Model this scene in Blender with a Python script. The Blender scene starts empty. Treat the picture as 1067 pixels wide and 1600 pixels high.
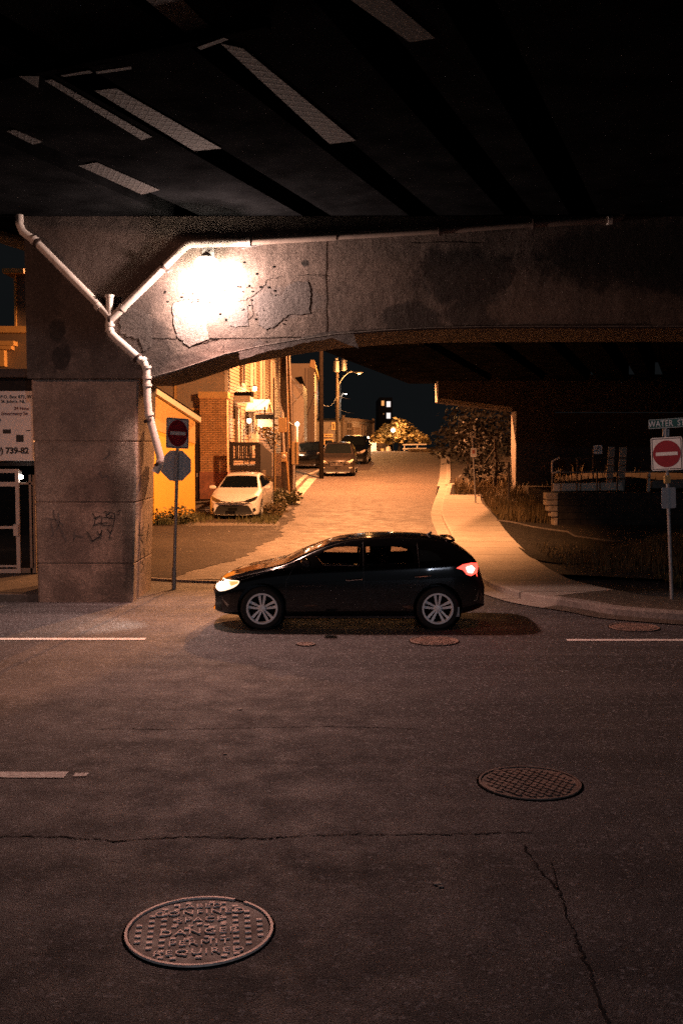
import bpy, bmesh, math, random
from mathutils import Vector, Matrix
from mathutils.bvhtree import BVHTree
import numpy as np
random.seed(7)
C = bpy.context.scene.collection
SC = bpy.context.scene
R = math.radians

# ------------------------------------------------------------------ camera, world, exposure
CAMZ, PITCH, F = 2.65, math.atan(100/1600), 1600.0
cam_d = bpy.data.cameras.new('camera'); cam = bpy.data.objects.new('camera', cam_d); C.objects.link(cam)
cam.location = (0, 0, CAMZ); cam.rotation_euler = (math.pi/2 - PITCH, 0, 0)
cam_d.sensor_fit = 'VERTICAL'; cam_d.sensor_height = 24; cam_d.lens = 24.0
cam_d.clip_start = .05; cam_d.clip_end = 2000
SC.camera = cam
SC.view_settings.view_transform = 'Standard'; SC.view_settings.look = 'None'
SC.view_settings.exposure = 0; SC.view_settings.gamma = 1
SC.cycles.use_denoising = False
SC.cycles.max_bounces = 6
SC.cycles.sample_clamp_indirect = 1.2; SC.cycles.sample_clamp_direct = 12
SC.cycles.caustics_reflective = False; SC.cycles.caustics_refractive = False; SC.cycles.blur_glossy = 1.0
world = bpy.data.worlds.new('World'); SC.world = world; world.use_nodes = True
wn = world.node_tree.nodes; wl = world.node_tree.links
bg = wn['Background']
wtc = wn.new('ShaderNodeTexCoord'); wsp = wn.new('ShaderNodeSeparateXYZ'); wl.new(wtc.outputs['Generated'], wsp.inputs[0])
wr = wn.new('ShaderNodeMapRange'); wl.new(wsp.outputs['Y'], wr.inputs[0])
wr.inputs[1].default_value = .25; wr.inputs[2].default_value = -.6; wr.inputs[3].default_value = 0; wr.inputs[4].default_value = 1
wm = wn.new('ShaderNodeMixRGB'); wl.new(wr.outputs[0], wm.inputs[0])
wm.inputs[1].default_value = (.0046, .0053, .0058, 1)      # night sky
wm.inputs[2].default_value = (.022, .024, .028, 1)         # unseen fill glow added behind the viewer to lift the blacks
wl.new(wm.outputs[0], bg.inputs[0]); bg.inputs[1].default_value = 1.0

SODIUM = (1.0, .42, .12); WARM = (1.0, .66, .46); AMBER = (1.0, .50, .22)

# ------------------------------------------------------------------ maths
def prof(Y):
    xs = [-100, 22, 26, 30, 35, 40, 44, 53, 60, 65, 70, 75, 79, 84, 95, 130, 400]
    zs = [0, 0, .01, .05, .17, .38, .6, 1.15, 1.55, 1.82, 2.08, 2.3, 2.40, 2.38, 2.2, 1.6, 0]
    return float(np.interp(Y, xs, zs))
_g = {}
def gz(Y):
    k = round(Y, 2)
    if k not in _g: _g[k] = sum(prof(Y + d) for d in (-2, -1, 0, 1, 2)) / 5 if Y > 20 else 0.0
    return _g[k]
def ray(px, py):
    v = (800 - py) / F
    return ((px - 533.5) / F / (math.cos(PITCH) + v*math.sin(PITCH)),
            (-math.sin(PITCH) + v*math.cos(PITCH)) / (math.cos(PITCH) + v*math.sin(PITCH)))
def W(px, py, Y):
    a, b = ray(px, py); return Vector((a*Y, Y, CAMZ + b*Y))
def WZ(px, py, z):
    a, b = ray(px, py); Y = (z - CAMZ)/b; return Vector((a*Y, Y, z))
def GP(px, py, dz=0.0):
    a, b = ray(px, py); Y = 3.0
    while Y < 140:
        if CAMZ + b*Y <= gz(Y) + dz: break
        Y += .04
    return Vector((a*Y, Y, gz(Y) + dz))
def lerp(a, b, t): return a + (b - a)*t

# ------------------------------------------------------------------ mesh builder
def cr(pts, n=6, closed=False):
    pts = [Vector(p) for p in pts]; out = []
    N = len(pts)
    segs = N if closed else N - 1
    for i in range(segs):
        p0 = pts[(i-1) % N] if (closed or i > 0) else pts[0]
        p1 = pts[i]; p2 = pts[(i+1) % N]
        p3 = pts[(i+2) % N] if (closed or i + 2 < N) else pts[-1]
        for k in range(n):
            t = k / n
            out.append(.5*((2*p1) + (p2-p0)*t + (2*p0-5*p1+4*p2-p3)*t*t + (3*p1-p0-3*p2+p3)*t*t*t))
    if not closed: out.append(pts[-1])
    return out
class MB:
    def __init__(s): s.v = []; s.f = []; s.weld = False
    def add(s, vs, fs):
        o = len(s.v); s.v += [tuple(p) for p in vs]; s.f += [tuple(i + o for i in f) for f in fs]; return s
    def box(s, x0, x1, y0, y1, z0, z1):
        return s.add([(x0,y0,z0),(x1,y0,z0),(x1,y1,z0),(x0,y1,z0),(x0,y0,z1),(x1,y0,z1),(x1,y1,z1),(x0,y1,z1)],
            [(0,3,2,1),(4,5,6,7),(0,1,5,4),(1,2,6,5),(2,3,7,6),(3,0,4,7)])
    def obox(s, c, ax, ay, az):      # oriented box by half axes
        c = Vector(c); ax, ay, az = Vector(ax), Vector(ay), Vector(az); vs = []
        for k in (-1, 1):
            for (i, j) in ((-1,-1),(1,-1),(1,1),(-1,1)): vs.append(c + ax*i + ay*j + az*k)
        return s.add(vs, [(0,3,2,1),(4,5,6,7),(0,1,5,4),(1,2,6,5),(2,3,7,6),(3,0,4,7)])
    def bar(s, a, b, w, h, up=(0,0,1)):
        a, b = Vector(a), Vector(b); d = (b - a); L = d.length; d = d / L
        u = Vector(up); sx = d.cross(u)
        if sx.length < 1e-4: sx = d.cross(Vector((0,1,0)))
        sx.normalize(); uz = sx.cross(d)
        return s.obox((a+b)/2, d*L/2, sx*w/2, uz*h/2)
    def tube(s, pts, r, n=10, cap=True):
        pts = [Vector(p) for p in pts]; rings = []
        rr = r if isinstance(r, (list, tuple)) else [r]*len(pts)
        prev = None
        for i, p in enumerate(pts):
            d = (pts[min(i+1, len(pts)-1)] - pts[max(i-1, 0)]).normalized()
            if prev is None:
                a = d.cross(Vector((0,0,1)))
                if a.length < .1: a = d.cross(Vector((0,1,0)))
            else: a = prev - d*prev.dot(d)
            a.normalize(); prev = a; b = d.cross(a)
            rings.append([p + a*math.cos(2*math.pi*k/n)*rr[i] + b*math.sin(2*math.pi*k/n)*rr[i] for k in range(n)])
        vs = [q for rg in rings for q in rg]; fs = []
        for i in range(len(rings)-1):
            for k in range(n):
                a0 = i*n + k; a1 = i*n + (k+1) % n
                fs.append((a0, a1, a1+n, a0+n))
        if cap: fs.append(tuple(range(n-1, -1, -1))); fs.append(tuple((len(rings)-1)*n + k for k in range(n)))
        return s.add(vs, fs)
    def prism(s, poly, y0, y1):      # polygon in XZ extruded in Y
        n = len(poly)
        vs = [(p[0], y0, p[1]) for p in poly] + [(p[0], y1, p[1]) for p in poly]
        fs = [tuple(range(n)), tuple(range(2*n-1, n-1, -1))] + [(i, i+n, (i+1) % n + n, (i+1) % n) for i in range(n)]
        return s.add(vs, fs)
    def prismv(s, poly, d):          # 3d polygon extruded by vector d
        n = len(poly); d = Vector(d); poly = [Vector(p) for p in poly]
        return s.add(poly + [p + d for p in poly], [tuple(range(n)), tuple(range(2*n-1, n-1, -1))] + [(i, i+n, (i+1) % n + n, (i+1) % n) for i in range(n)])
    def lathe(s, prof_, c=(0,0,0), axis='z', n=32):
        vs = []; c = Vector(c); s.weld = True
        for k in range(n):
            t = 2*math.pi*k/n
            for r_, h in prof_:
                if axis == 'z': vs.append(c + Vector((r_*math.cos(t), r_*math.sin(t), h)))
                elif axis == 'y': vs.append(c + Vector((r_*math.cos(t), h, r_*math.sin(t))))
                else: vs.append(c + Vector((h, r_*math.cos(t), r_*math.sin(t))))
        m = len(prof_); fs = []
        for k in range(n):
            for j in range(m-1):
                a = k*m + j; b = ((k+1) % n)*m + j
                fs.append((a, b, b+1, a+1))
        return s.add(vs, fs)
    def build(s, name, m, parent=None, origin=None, smooth=False, local=False, bevel=0, tri=False):
        o0 = Vector((0,0,0))
        if not local:
            if parent is not None:
                q = parent
                while q is not None: o0 = o0 + q.location; q = q.parent
            elif origin is not None: o0 = Vector(origin)
        me = bpy.data.meshes.new(name)
        me.from_pydata([tuple(Vector(p) - o0) for p in s.v], [], s.f)
        bm = bmesh.new(); bm.from_mesh(me)
        if s.weld: bmesh.ops.remove_doubles(bm, verts=bm.verts, dist=1e-5)
        bmesh.ops.recalc_face_normals(bm, faces=bm.faces)
        if name == 'cut' and bm.calc_volume(signed=True) < 0: bmesh.ops.reverse_faces(bm, faces=bm.faces)
        if bevel:
            es = [e for e in bm.edges if len(e.link_faces) == 2 and e.calc_face_angle(0) > .6]
            try: bmesh.ops.bevel(bm, geom=es, offset=bevel, segments=2, affect='EDGES', profile=.5, clamp_overlap=True)
            except Exception: pass
        bm.to_mesh(me); bm.free()
        if m is not None: me.materials.append(m)
        if smooth:
            for p in me.polygons: p.use_smooth = True
            me.set_sharp_from_angle(angle=R(38))
        o = bpy.data.objects.new(name, me); C.objects.link(o)
        if parent is not None: o.parent = parent
        elif origin is not None: o.location = origin
        return o
def tag(o, label=None, cat=None, group=None, kind=None):
    if label: o['label'] = label
    if cat: o['category'] = cat
    if group: o['group'] = group
    if kind: o['kind'] = kind
    return o
def thing(name, label, cat, loc=(0,0,0), rz=0, group=None):
    o = bpy.data.objects.new(name, None); C.objects.link(o); o.location = loc; o.rotation_euler = (0,0,rz)
    o.empty_display_size = .1
    return tag(o, label, cat, group)
def kids(o): return [c for c in bpy.data.objects if c.parent == o]
def copy_tree(o, parent=None):
    c = o.copy(); C.objects.link(c); c.parent = parent
    for ch in kids(o): copy_tree(ch, c)
    return c
def text_mb(txt, size, depth, bold=0.0, space=1.0):
    cu = bpy.data.curves.new('t', 'FONT'); cu.body = txt; cu.size = size; cu.extrude = depth; cu.offset = bold
    cu.align_x = 'CENTER'; cu.align_y = 'CENTER'; cu.space_character = space; cu.resolution_u = 3
    ob = bpy.data.objects.new('t', cu); C.objects.link(ob)
    dg = bpy.context.evaluated_depsgraph_get(); me = bpy.data.meshes.new_from_object(ob.evaluated_get(dg))
    mb = MB(); mb.add([v.co.copy() for v in me.vertices], [tuple(p.vertices) for p in me.polygons])
    bpy.data.objects.remove(ob); bpy.data.curves.remove(cu); bpy.data.meshes.remove(me)
    return mb
def xform(mb, M):
    mb.v = [tuple(M @ Vector(p)) for p in mb.v]; return mb
def merge(*ms):
    r = MB()
    for m in ms: r.add(m.v, m.f)
    return r

# ------------------------------------------------------------------ materials
class NT:
    def __init__(s, name):
        s.m = bpy.data.materials.new(name); s.m.use_nodes = True
        s.n = s.m.node_tree.nodes; s.l = s.m.node_tree.links; s.b = s.n['Principled BSDF']
        s.tc = s.n.new('ShaderNodeTexCoord').outputs['Object']
    def mapv(s, sc=(1,1,1), loc=(0,0,0), rot=(0,0,0), src=None):
        m = s.n.new('ShaderNodeMapping'); m.inputs['Scale'].default_value = sc; m.inputs['Location'].default_value = loc; m.inputs['Rotation'].default_value = rot
        s.l.new(src or s.tc, m.inputs[0]); return m.outputs[0]
    def noise(s, scale, det=4, rough=.55, vec=None, dist=0):
        n = s.n.new('ShaderNodeTexNoise'); n.inputs['Scale'].default_value = scale; n.inputs['Detail'].default_value = det
        n.inputs['Roughness'].default_value = rough; n.inputs['Distortion'].default_value = dist
        s.l.new(vec or s.tc, n.inputs['Vector']); return n.outputs[0]
    def vor(s, scale, feat='F1', vec=None):
        n = s.n.new('ShaderNodeTexVoronoi'); n.inputs['Scale'].default_value = scale; n.feature = feat
        s.l.new(vec or s.tc, n.inputs['Vector']); return n.outputs['Distance'], n.outputs.get('Color')
    def rng(s, x, a, b, c=0., d=1.):
        n = s.n.new('ShaderNodeMapRange'); s.l.new(x, n.inputs[0])
        for i, q in enumerate((a, b, c, d)): n.inputs[i+1].default_value = q
        return n.outputs[0]
    def math(s, op, a, b=None, c=None):
        n = s.n.new('ShaderNodeMath'); n.operation = op
        for i, q in enumerate((a, b, c)):
            if q is None: continue
            if isinstance(q, (int, float)): n.inputs[i].default_value = q
            else: s.l.new(q, n.inputs[i])
        return n.outputs[0]
    def mix(s, f, a, b, mode='MIX'):
        n = s.n.new('ShaderNodeMixRGB'); n.blend_type = mode
        for i, q in enumerate((f, a, b)):
            if isinstance(q, (int, float)): n.inputs[i].default_value = q
            elif isinstance(q, tuple): n.inputs[i].default_value = (*q[:3], 1)
            else: s.l.new(q, n.inputs[i])
        return n.outputs[0]
    def bump(s, h, strength=.3, dist=.02, prev=None):
        n = s.n.new('ShaderNodeBump'); n.inputs['Strength'].default_value = strength; n.inputs['Distance'].default_value = dist
        s.l.new(h, n.inputs['Height'])
        if prev: s.l.new(prev, n.inputs['Normal'])
        return n.outputs[0]
    def sep(s, src=None):
        n = s.n.new('ShaderNodeSeparateXYZ'); s.l.new(src or s.tc, n.inputs[0]); return n.outputs
    def out(s, col=None, rough=None, nrm=None, metal=None):
        for k, q in (('Base Color', col), ('Roughness', rough), ('Normal', nrm), ('Metallic', metal)):
            if q is None: continue
            if isinstance(q, (int, float)): s.b.inputs[k].default_value = q
            elif isinstance(q, tuple): s.b.inputs[k].default_value = (*q[:3], 1)
            else: s.l.new(q, s.b.inputs[k])
        return s.m
    def blob(s, u, w, cu, cw, ru, rw, dn, amt=.5, soft=.12):
        """soft-edged irregular patch in plane coordinates u,w; dn = distortion noise 0..1"""
        a = s.math('DIVIDE', s.math('SUBTRACT', u, cu), ru); b = s.math('DIVIDE', s.math('SUBTRACT', w, cw), rw)
        d = s.math('SQRT', s.math('ADD', s.math('MULTIPLY', a, a), s.math('MULTIPLY', b, b)))
        d = s.math('ADD', d, s.math('MULTIPLY', s.math('SUBTRACT', dn, .5), amt*2))
        return s.rng(d, 1 - soft, 1 + soft, 1., 0.)
def simple(name, col, rough=.6, metal=0, var=.25, scale=6, bump=.15, bscale=40, spec=None, coat=0):
    t = NT(name); n = t.noise(scale)
    c = t.mix(t.rng(n, .3, .7), tuple(q*(1-var) for q in col), tuple(min(1, q*(1+var)) for q in col))
    nr = t.bump(t.noise(bscale, 3), bump, .01) if bump else None
    t.out(c, rough, nr, metal)
    if coat: t.b.inputs['Coat Weight'].default_value = coat; t.b.inputs['Coat Roughness'].default_value = .04
    if spec is not None: t.b.inputs['Specular IOR Level'].default_value = spec
    return t.m
def emit(name, col, st, base=(.8,.8,.8)):
    t = NT(name); t.out(base, .4); t.b.inputs['Emission Color'].default_value = (*col, 1); t.b.inputs['Emission Strength'].default_value = st
    return t.m

def asphalt(name, base, warm, stripe=True, grit=1.0, spec=.3):
    t = NT(name); t.b.inputs['Specular IOR Level'].default_value = spec
    big = t.noise(.35, 5, .6); mid = t.noise(2.5, 5, .65); fine = t.noise(75, 3, .75); d, _ = t.vor(130)
    c = t.mix(t.rng(big, .35, .65), tuple(q*.85 for q in base), warm)
    c = t.mix(t.rng(mid, .4, .75, 0, .3 if stripe else .1), c, tuple(q*.6 for q in base))
    if stripe:
        st = t.noise(1, 4, .6, t.mapv((.05, .75, 1)))
        st2 = t.noise(1, 4, .7, t.mapv((.12, 3.2, 1), (4, 1, 0)))
        c = t.mix(t.rng(st, .44, .58, 0, .8), c, tuple(q*.40 for q in base))
        pt_ = t.noise(.16, 3, .5, t.mapv((1, 1.3, 1), (7.3, 2.1, 0))); c = t.mix(t.rng(pt_, .46, .6, 0, .6), c, tuple(q*.42 for q in base))
        c = t.mix(t.rng(st2, .5, .8, 0, .45), c, tuple(q*1.7 for q in base))
    sp = t.rng(fine, .36, .66, .35, 1.75)
    c = t.mix(1.0, c, sp, 'MULTIPLY')
    _, vc = t.vor(105); vr = t.sep(vc)[0]; c = t.mix(1.0, c, t.rng(vr, 0, 1, .5, 1.55), 'MULTIPLY')
    _, vc2 = t.vor(42); v2 = t.sep(vc2)[1]; c = t.mix(t.rng(v2, .90, .96, 0, .75*grit), c, tuple(min(1, q*2.6) for q in base)); c = t.mix(t.rng(v2, .1, .04, 0, .7), c, tuple(q*.3 for q in base))
    c = t.mix(t.rng(d, .0, .22, .5*grit, 0), c, tuple(min(1, q*3.2) for q in base))
    nr = t.bump(fine, .7 if stripe else .3, .012, t.bump(mid, .35 if stripe else .04, .04, t.bump(d, .3, .006)))
    return t.out(c, t.rng(mid, .3, .7, .62, .88), nr)
M = {}
M['asphalt'] = asphalt('asphalt_street', (.074, .074, .079), (.088, .081, .081))
M['asphalt_side'] = asphalt('asphalt_side_street', (.095, .078, .068), (.118, .094, .08), False, .4)
M['asphalt_lot'] = asphalt('asphalt_lot', (.038, .032, .029), (.052, .043, .036), False, spec=.05)
M['asphalt_patch'] = asphalt('asphalt_new_patch', (.03, .027, .025), (.038, .034, .03), False, spec=.05)
M['crackfill'] = simple('crack_fill', (.042, .039, .038), 1, var=.4, spec=0)
M['tar'] = simple('tar', (.010, .010, .010), 1, var=.3, spec=0)
M['earth'] = simple('earth', (.030, .022, .016), .95, var=.5, scale=3, bump=.6)
M['gravel_dirt'] = asphalt('gravel_dirt', (.075, .062, .05), (.10, .08, .062), False, 1.6)

def concrete(name, base, blobs=(), plane='x', pits=.5, stain=.5, soft=.22, amt=1.7):
    t = NT(name)
    s = t.sep(); u = s[0] if plane == 'x' else s[1]; w = s[2]
    big = t.noise(.9, 6, .65, dist=.6); mid = t.noise(5, 6, .7); fine = t.noise(60, 4, .8)
    drip = t.noise(1, 5, .65, t.mapv((3.0, 3.0, .35)))
    c = t.mix(t.rng(big, .35, .68), tuple(q*.62 for q in base), tuple(q*1.12 for q in base))
    c = t.mix(t.rng(mid, .45, .72, 0, stain), c, tuple(q*.42 for q in base))
    c = t.mix(t.rng(drip, .52, .72, 0, stain), c, tuple(q*.35 for q in base))
    # board-form lines
    bl = t.math('FRACT', t.math('DIVIDE', w, .62)); ln = t.rng(t.math('ABSOLUTE', t.math('SUBTRACT', bl, .5)), .0, .012, 1, 0)
    c = t.mix(t.math('MULTIPLY', ln, .35), c, tuple(q*.35 for q in base))
    dn = t.noise(2.2, 6, .7); dn2 = t.noise(7, 5, .7)
    dn3 = t.noise(22, 4, .75); dnn = t.math('ADD', t.math('ADD', t.math('MULTIPLY', dn, .5), t.math('MULTIPLY', dn2, .3)), t.math('MULTIPLY', dn3, .2))
    for (cu, cw, ru, rw, col, k) in blobs:
        bb = t.blob(u, w, cu, cw, ru, rw, dnn, amt, soft)
        c = t.mix(t.math('MULTIPLY', bb, k), c, tuple(col))
    c = t.mix(1.0, c, t.rng(fine, .32, .68, .6, 1.4), 'MULTIPLY')
    sp1 = t.noise(26, 5, .8); sp2 = t.noise(11, 6, .75, dist=.4); c = t.mix(1.0, c, t.rng(sp1, .36, .64, .62, 1.3), 'MULTIPLY'); c = t.mix(t.rng(sp2, .52, .66, 0, .6), c, tuple(q*.42 for q in base))
    d, _ = t.vor(9, vec=t.mapv((1, 1, 1.4))); pn = t.noise(1.6, 3)
    pit = t.math('MULTIPLY', t.rng(d, .05, .14, 1, 0), t.rng(pn, .5, .62))
    c = t.mix(t.math('MULTIPLY', pit, pits), c, tuple(q*.16 for q in base))
    nr = t.bump(fine, .5, .012, t.bump(mid, .6, .03, t.bump(big, .5, .06)))
    nr = t.bump(pit, -.6, .02, nr)
    return t.out(c, .9, nr)

def bx(px, Y=17.35): return ray(px, 500)[0]*Y
def bz(py, Y=17.35): return CAMZ + ray(0, py)[1]*Y
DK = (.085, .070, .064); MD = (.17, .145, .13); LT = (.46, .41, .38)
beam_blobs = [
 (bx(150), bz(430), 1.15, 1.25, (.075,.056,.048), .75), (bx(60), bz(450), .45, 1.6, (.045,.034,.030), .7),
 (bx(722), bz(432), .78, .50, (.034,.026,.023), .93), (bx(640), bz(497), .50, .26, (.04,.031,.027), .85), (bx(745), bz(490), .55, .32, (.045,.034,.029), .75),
 (bx(985), bz(400), 1.55, .56, (.034,.026,.022), .9), (bx(1150), bz(430), 1.5, .5, (.03,.024,.02), .85), (bx(900), bz(520), 3.5, .16, (.045,.034,.028), .7),  # dark stains, widened to paint the lamp's falloff at the right end
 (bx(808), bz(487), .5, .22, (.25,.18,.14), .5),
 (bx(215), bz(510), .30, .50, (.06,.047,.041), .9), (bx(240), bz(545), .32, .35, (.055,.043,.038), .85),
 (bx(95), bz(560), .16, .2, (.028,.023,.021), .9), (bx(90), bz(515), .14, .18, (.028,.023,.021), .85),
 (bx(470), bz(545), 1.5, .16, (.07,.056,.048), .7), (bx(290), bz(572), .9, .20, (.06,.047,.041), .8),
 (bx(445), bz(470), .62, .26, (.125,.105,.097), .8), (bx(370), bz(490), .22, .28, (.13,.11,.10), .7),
 (bx(477), bz(411), .06, .05, (.02,.018,.016), .95), (bx(560), bz(350), 3.4, .16, (.04,.032,.029), .6)]  # long top blob paints the girders' shade above the pipe
M['conc_beam'] = concrete('stained_shaded_concrete', (.215, .165, .138), beam_blobs, soft=.14, amt=1.35, stain=.75)
M['conc_patch'] = concrete('repair_mortar', (.175, .15, .14), (), pits=.3, stain=.25)
M['conc_patch_light'] = concrete('light_repair_mortar', (.34, .29, .265), (), pits=.3, stain=.2)
pil_blobs = [(-4.1, 1.95, .5, .32, (.10,.075,.065), .75), (-4.6, 1.0, .5, .4, (.12,.09,.08), .65), (-3.9, .25, .35, .35, (.07,.058,.05), .75),
 (-4.7, .15, .3, .25, (.09,.07,.06), .6), (-3.65, .9, .12, .5, (.07,.055,.05), .7), (-4.5, 3.3, .3, .4, (.14,.11,.10), .5)]
def shiftblobs(bl, loc): return [(a-loc[0], b-loc[2], c, d, e, k) for (a, b, c, d, e, k) in bl]
M['conc'] = concrete('plain_concrete', (.30, .26, .23), (), pits=.2, stain=.4)
M['conc_dark'] = concrete('sooty_concrete', (.12, .10, .09), (), pits=.3, stain=.5)
M['conc_light'] = concrete('pale_concrete', (.44, .38, .33), (), pits=.1, stain=.3)
M['conc_shaded'] = concrete('shaded_concrete', (.042, .032, .026), (), pits=.2, stain=.4)  # far pier's concrete darkened to paint its shaded front
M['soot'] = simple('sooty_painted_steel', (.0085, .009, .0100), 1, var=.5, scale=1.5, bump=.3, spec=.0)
M['soot_brown'] = simple('rusty_dim_soffit', (.014, .009, .0075), .85, var=.55, scale=1.2, bump=.5, bscale=12)

def mesh_panel():
    t = NT('netting_over_soffit'); s = t.sep(t.mapv(rot=(0,0,R(-20)))) ; n = t.noise(25, 2)
    j = t.math('MULTIPLY', t.math('SUBTRACT', n, .5), .03)
    def ln(c, p):
        q = t.math('FRACT', t.math('DIVIDE', t.math('ADD', c, j), p)); return t.rng(t.math('ABSOLUTE', t.math('SUBTRACT', q, .5)), .09, .17, 1, 0)
    g = t.math('MAXIMUM', ln(s[0], .085), ln(s[1], .15))
    c = t.mix(t.rng(t.noise(1.3, 5), .3, .7), (.007,.005,.004), (.028,.019,.015))
    c = t.mix(t.math('MULTIPLY', g, .9), c, (.03,.025,.025))
    return t.out(c, .9, t.bump(g, .6, .03))
M['netting'] = mesh_panel()
def sidewalk_mat():
    t = NT('sidewalk_concrete'); s = t.sep()
    j = t.math('MULTIPLY', t.math('SUBTRACT', t.noise(3, 2), .5), .06)
    f = t.math('FRACT', t.math('DIVIDE', t.math('ADD', s[1], j), 1.55)); l = t.rng(t.math('ABSOLUTE', t.math('SUBTRACT', f, .5)), .008, .022, 1, 0)
    pan = t.noise(.6, 2); fine = t.noise(90, 3, .8); mid = t.noise(3, 6, .7)
    c = t.mix(t.rng(mid, .3, .7), (.27,.235,.20), (.38,.33,.285)); c = t.mix(t.rng(pan, .4, .6, 0, .35), c, (.22,.19,.165))
    c = t.mix(1., c, t.rng(fine, .3, .7, .7, 1.3), 'MULTIPLY')
    c = t.mix(t.math('MULTIPLY', l, .85), c, (.05,.04,.035))
    return t.out(c, .88, t.bump(fine, .4, .01, t.bump(l, -.5, .02)))
M['sidewalk'] = sidewalk_mat()
def brick_mat():
    t = NT('painted_brick'); b = t.n.new('ShaderNodeTexBrick')
    t.l.new(t.mapv(rot=(R(90),0,0)), b.inputs['Vector'])
    b.inputs['Scale'].default_value = 1; b.inputs['Brick Width'].default_value = .22; b.inputs['Row Height'].default_value = .075; b.inputs['Mortar Size'].default_value = .009
    b.inputs['Color1'].default_value = (.62,.36,.17,1); b.inputs['Color2'].default_value = (.50,.28,.12,1); b.inputs['Mortar'].default_value = (.07,.045,.03,1)
    c = t.mix(1., b.outputs[0], t.rng(t.noise(4, 5), .3, .7, .7, 1.25), 'MULTIPLY')
    return t.out(c, .9, t.bump(b.outputs['Fac'], -.6, .02))
M['brick'] = brick_mat()
def painted(name, col, rough=.55, wear=.35, dirt=(.12,.08,.05)):
    t = NT(name); n = t.noise(3, 6, .7, t.mapv((1,1,.4))); f = t.noise(40, 3)
    c = t.mix(t.rng(n, .5, .78, 0, wear), col, dirt); c = t.mix(1., c, t.rng(f, .3, .7, .88, 1.1), 'MULTIPLY')
    return t.out(c, rough, t.bump(f, .2, .006))
M['clap_grey'] = painted('grey_clapboard', (.34,.27,.20))
M['clap_pale'] = painted('pale_clapboard', (.19,.125,.075))
M['clap_dark'] = painted('dark_clapboard', (.17,.13,.10))
M['yellow_wall'] = painted('yellow_painted_wall', (.85,.47,.06), .6, .3, (.25,.13,.04))
M['trim'] = painted('trim_paint', (.72,.62,.50), .5, .25)
M['ochre'] = painted('ochre_trim', (.62,.38,.14), .5, .3)
M['darkwood'] = painted('dark_brown_wood', (.014,.008,.006), .8, .3)
M['wood_pole'] = simple('weathered_wood', (.07,.05,.035), .9, var=.5, scale=9, bump=.6)
M['dark_pole'] = simple('darkened_pole', (.006,.0045,.0035), .95, var=.4, scale=9, bump=.6, spec=.05)  # wood darkened to paint the pole as unlit beside its own lamp
M['pvc'] = painted('old_white_pvc', (.66,.59,.53), .45, .8, (.24,.18,.15))
M['pvc_dim'] = painted('dim_pvc', (.26,.20,.165), .6, .7, (.08,.06,.05))  # darker copy of the pipe plastic, painting lamp falloff on the far run
M['strap'] = simple('rusty_strap', (.06,.04,.035), .7, .5)
M['galv'] = simple('galvanised_steel', (.34,.33,.32), .55, .55, var=.35, scale=30)
M['sign_back'] = simple('aluminium_sign_back', (.52,.50,.49), .55, .35, var=.15, scale=60)
M['white_sign'] = painted('white_sign_sheeting', (.90,.85,.81), .45, .12, (.45,.36,.30))
M['red_sign'] = simple('red_sign_sheeting', (.32,.022,.035), .45, var=.12)
M['green_sign'] = simple('green_sign_sheeting', (.015,.10,.07), .5, var=.2)
M['black_paint'] = simple('black_lettering', (.015,.014,.014), .6, var=.2)
M['red_letter'] = simple('dark_red_lettering', (.16,.035,.02), .6, var=.2)
M['alu'] = painted('white_door_frame', (.62,.54,.48), .4, .3)
M['dark_glass'] = simple('dark_glass', (.006,.008,.009), .06, var=.1, bump=0)
M['store_wall'] = simple('dark_store_wall', (.014,.011,.010), .8, var=.4)
M['cast'] = None
def cast_iron(name, a, b, met=0.):
    t = NT(name); n = t.noise(5, 5); f = t.noise(70, 3, .8)
    c = t.mix(t.rng(n, .35, .65), a, b); c = t.mix(1., c, t.rng(f, .3, .7, .7, 1.3), 'MULTIPLY')
    return t.out(c, t.rng(n, .3, .7, .55, .75), t.bump(f, .4, .006), met)
M['cast_bright'] = cast_iron('worn_cast_iron', (.70,.55,.48), (.92,.76,.68), .25)
M['cast_base'] = cast_iron('rusty_cast_iron', (.085,.055,.043), (.14,.092,.073))
M['cast_dark'] = cast_iron('dark_cast_iron', (.13,.095,.08), (.26,.17,.13))
def paint_line():
    t = NT('worn_lane_paint'); n = t.noise(18, 5, .75); f = t.noise(90, 3, .8)
    c = t.mix(t.rng(n, .46, .66, 0, .75), (.80,.76,.72), (.16,.14,.13)); c = t.mix(1., c, t.rng(f, .3, .7, .75, 1.2), 'MULTIPLY')
    return t.out(c, .75, t.bump(f, .4, .008))
M['paint'] = paint_line()
def leafy(name, a, b, tr=.25):
    t = NT(name); n = t.noise(1.7, 3); c = t.mix(t.rng(n, .35, .65), a, b); t.out(c, .7)
    return t.m
M['grass_dry'] = leafy('dry_grass', (.065,.045,.016), (.15,.10,.04))
M['grass_green'] = leafy('weeds', (.045,.05,.018), (.12,.10,.035))
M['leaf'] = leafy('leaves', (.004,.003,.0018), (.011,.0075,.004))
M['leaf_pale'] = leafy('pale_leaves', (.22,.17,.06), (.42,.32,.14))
M['bark'] = simple('bark', (.022,.015,.010), .9, var=.4, bump=.6)
M['stone'] = simple('lit_split_block', (.36,.29,.23), .92, var=.4, scale=9, bump=1.0, bscale=14)
M['stone_dark'] = simple('dark_block', (.035,.027,.022), .92, var=.5, scale=4, bump=1.0, bscale=14)
M['rail'] = simple('painted_rail', (.30,.24,.19), .5, .3, var=.2)
M['rail_dark'] = simple('dark_rail', (.06,.045,.035), .6, .3, var=.2)
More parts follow.
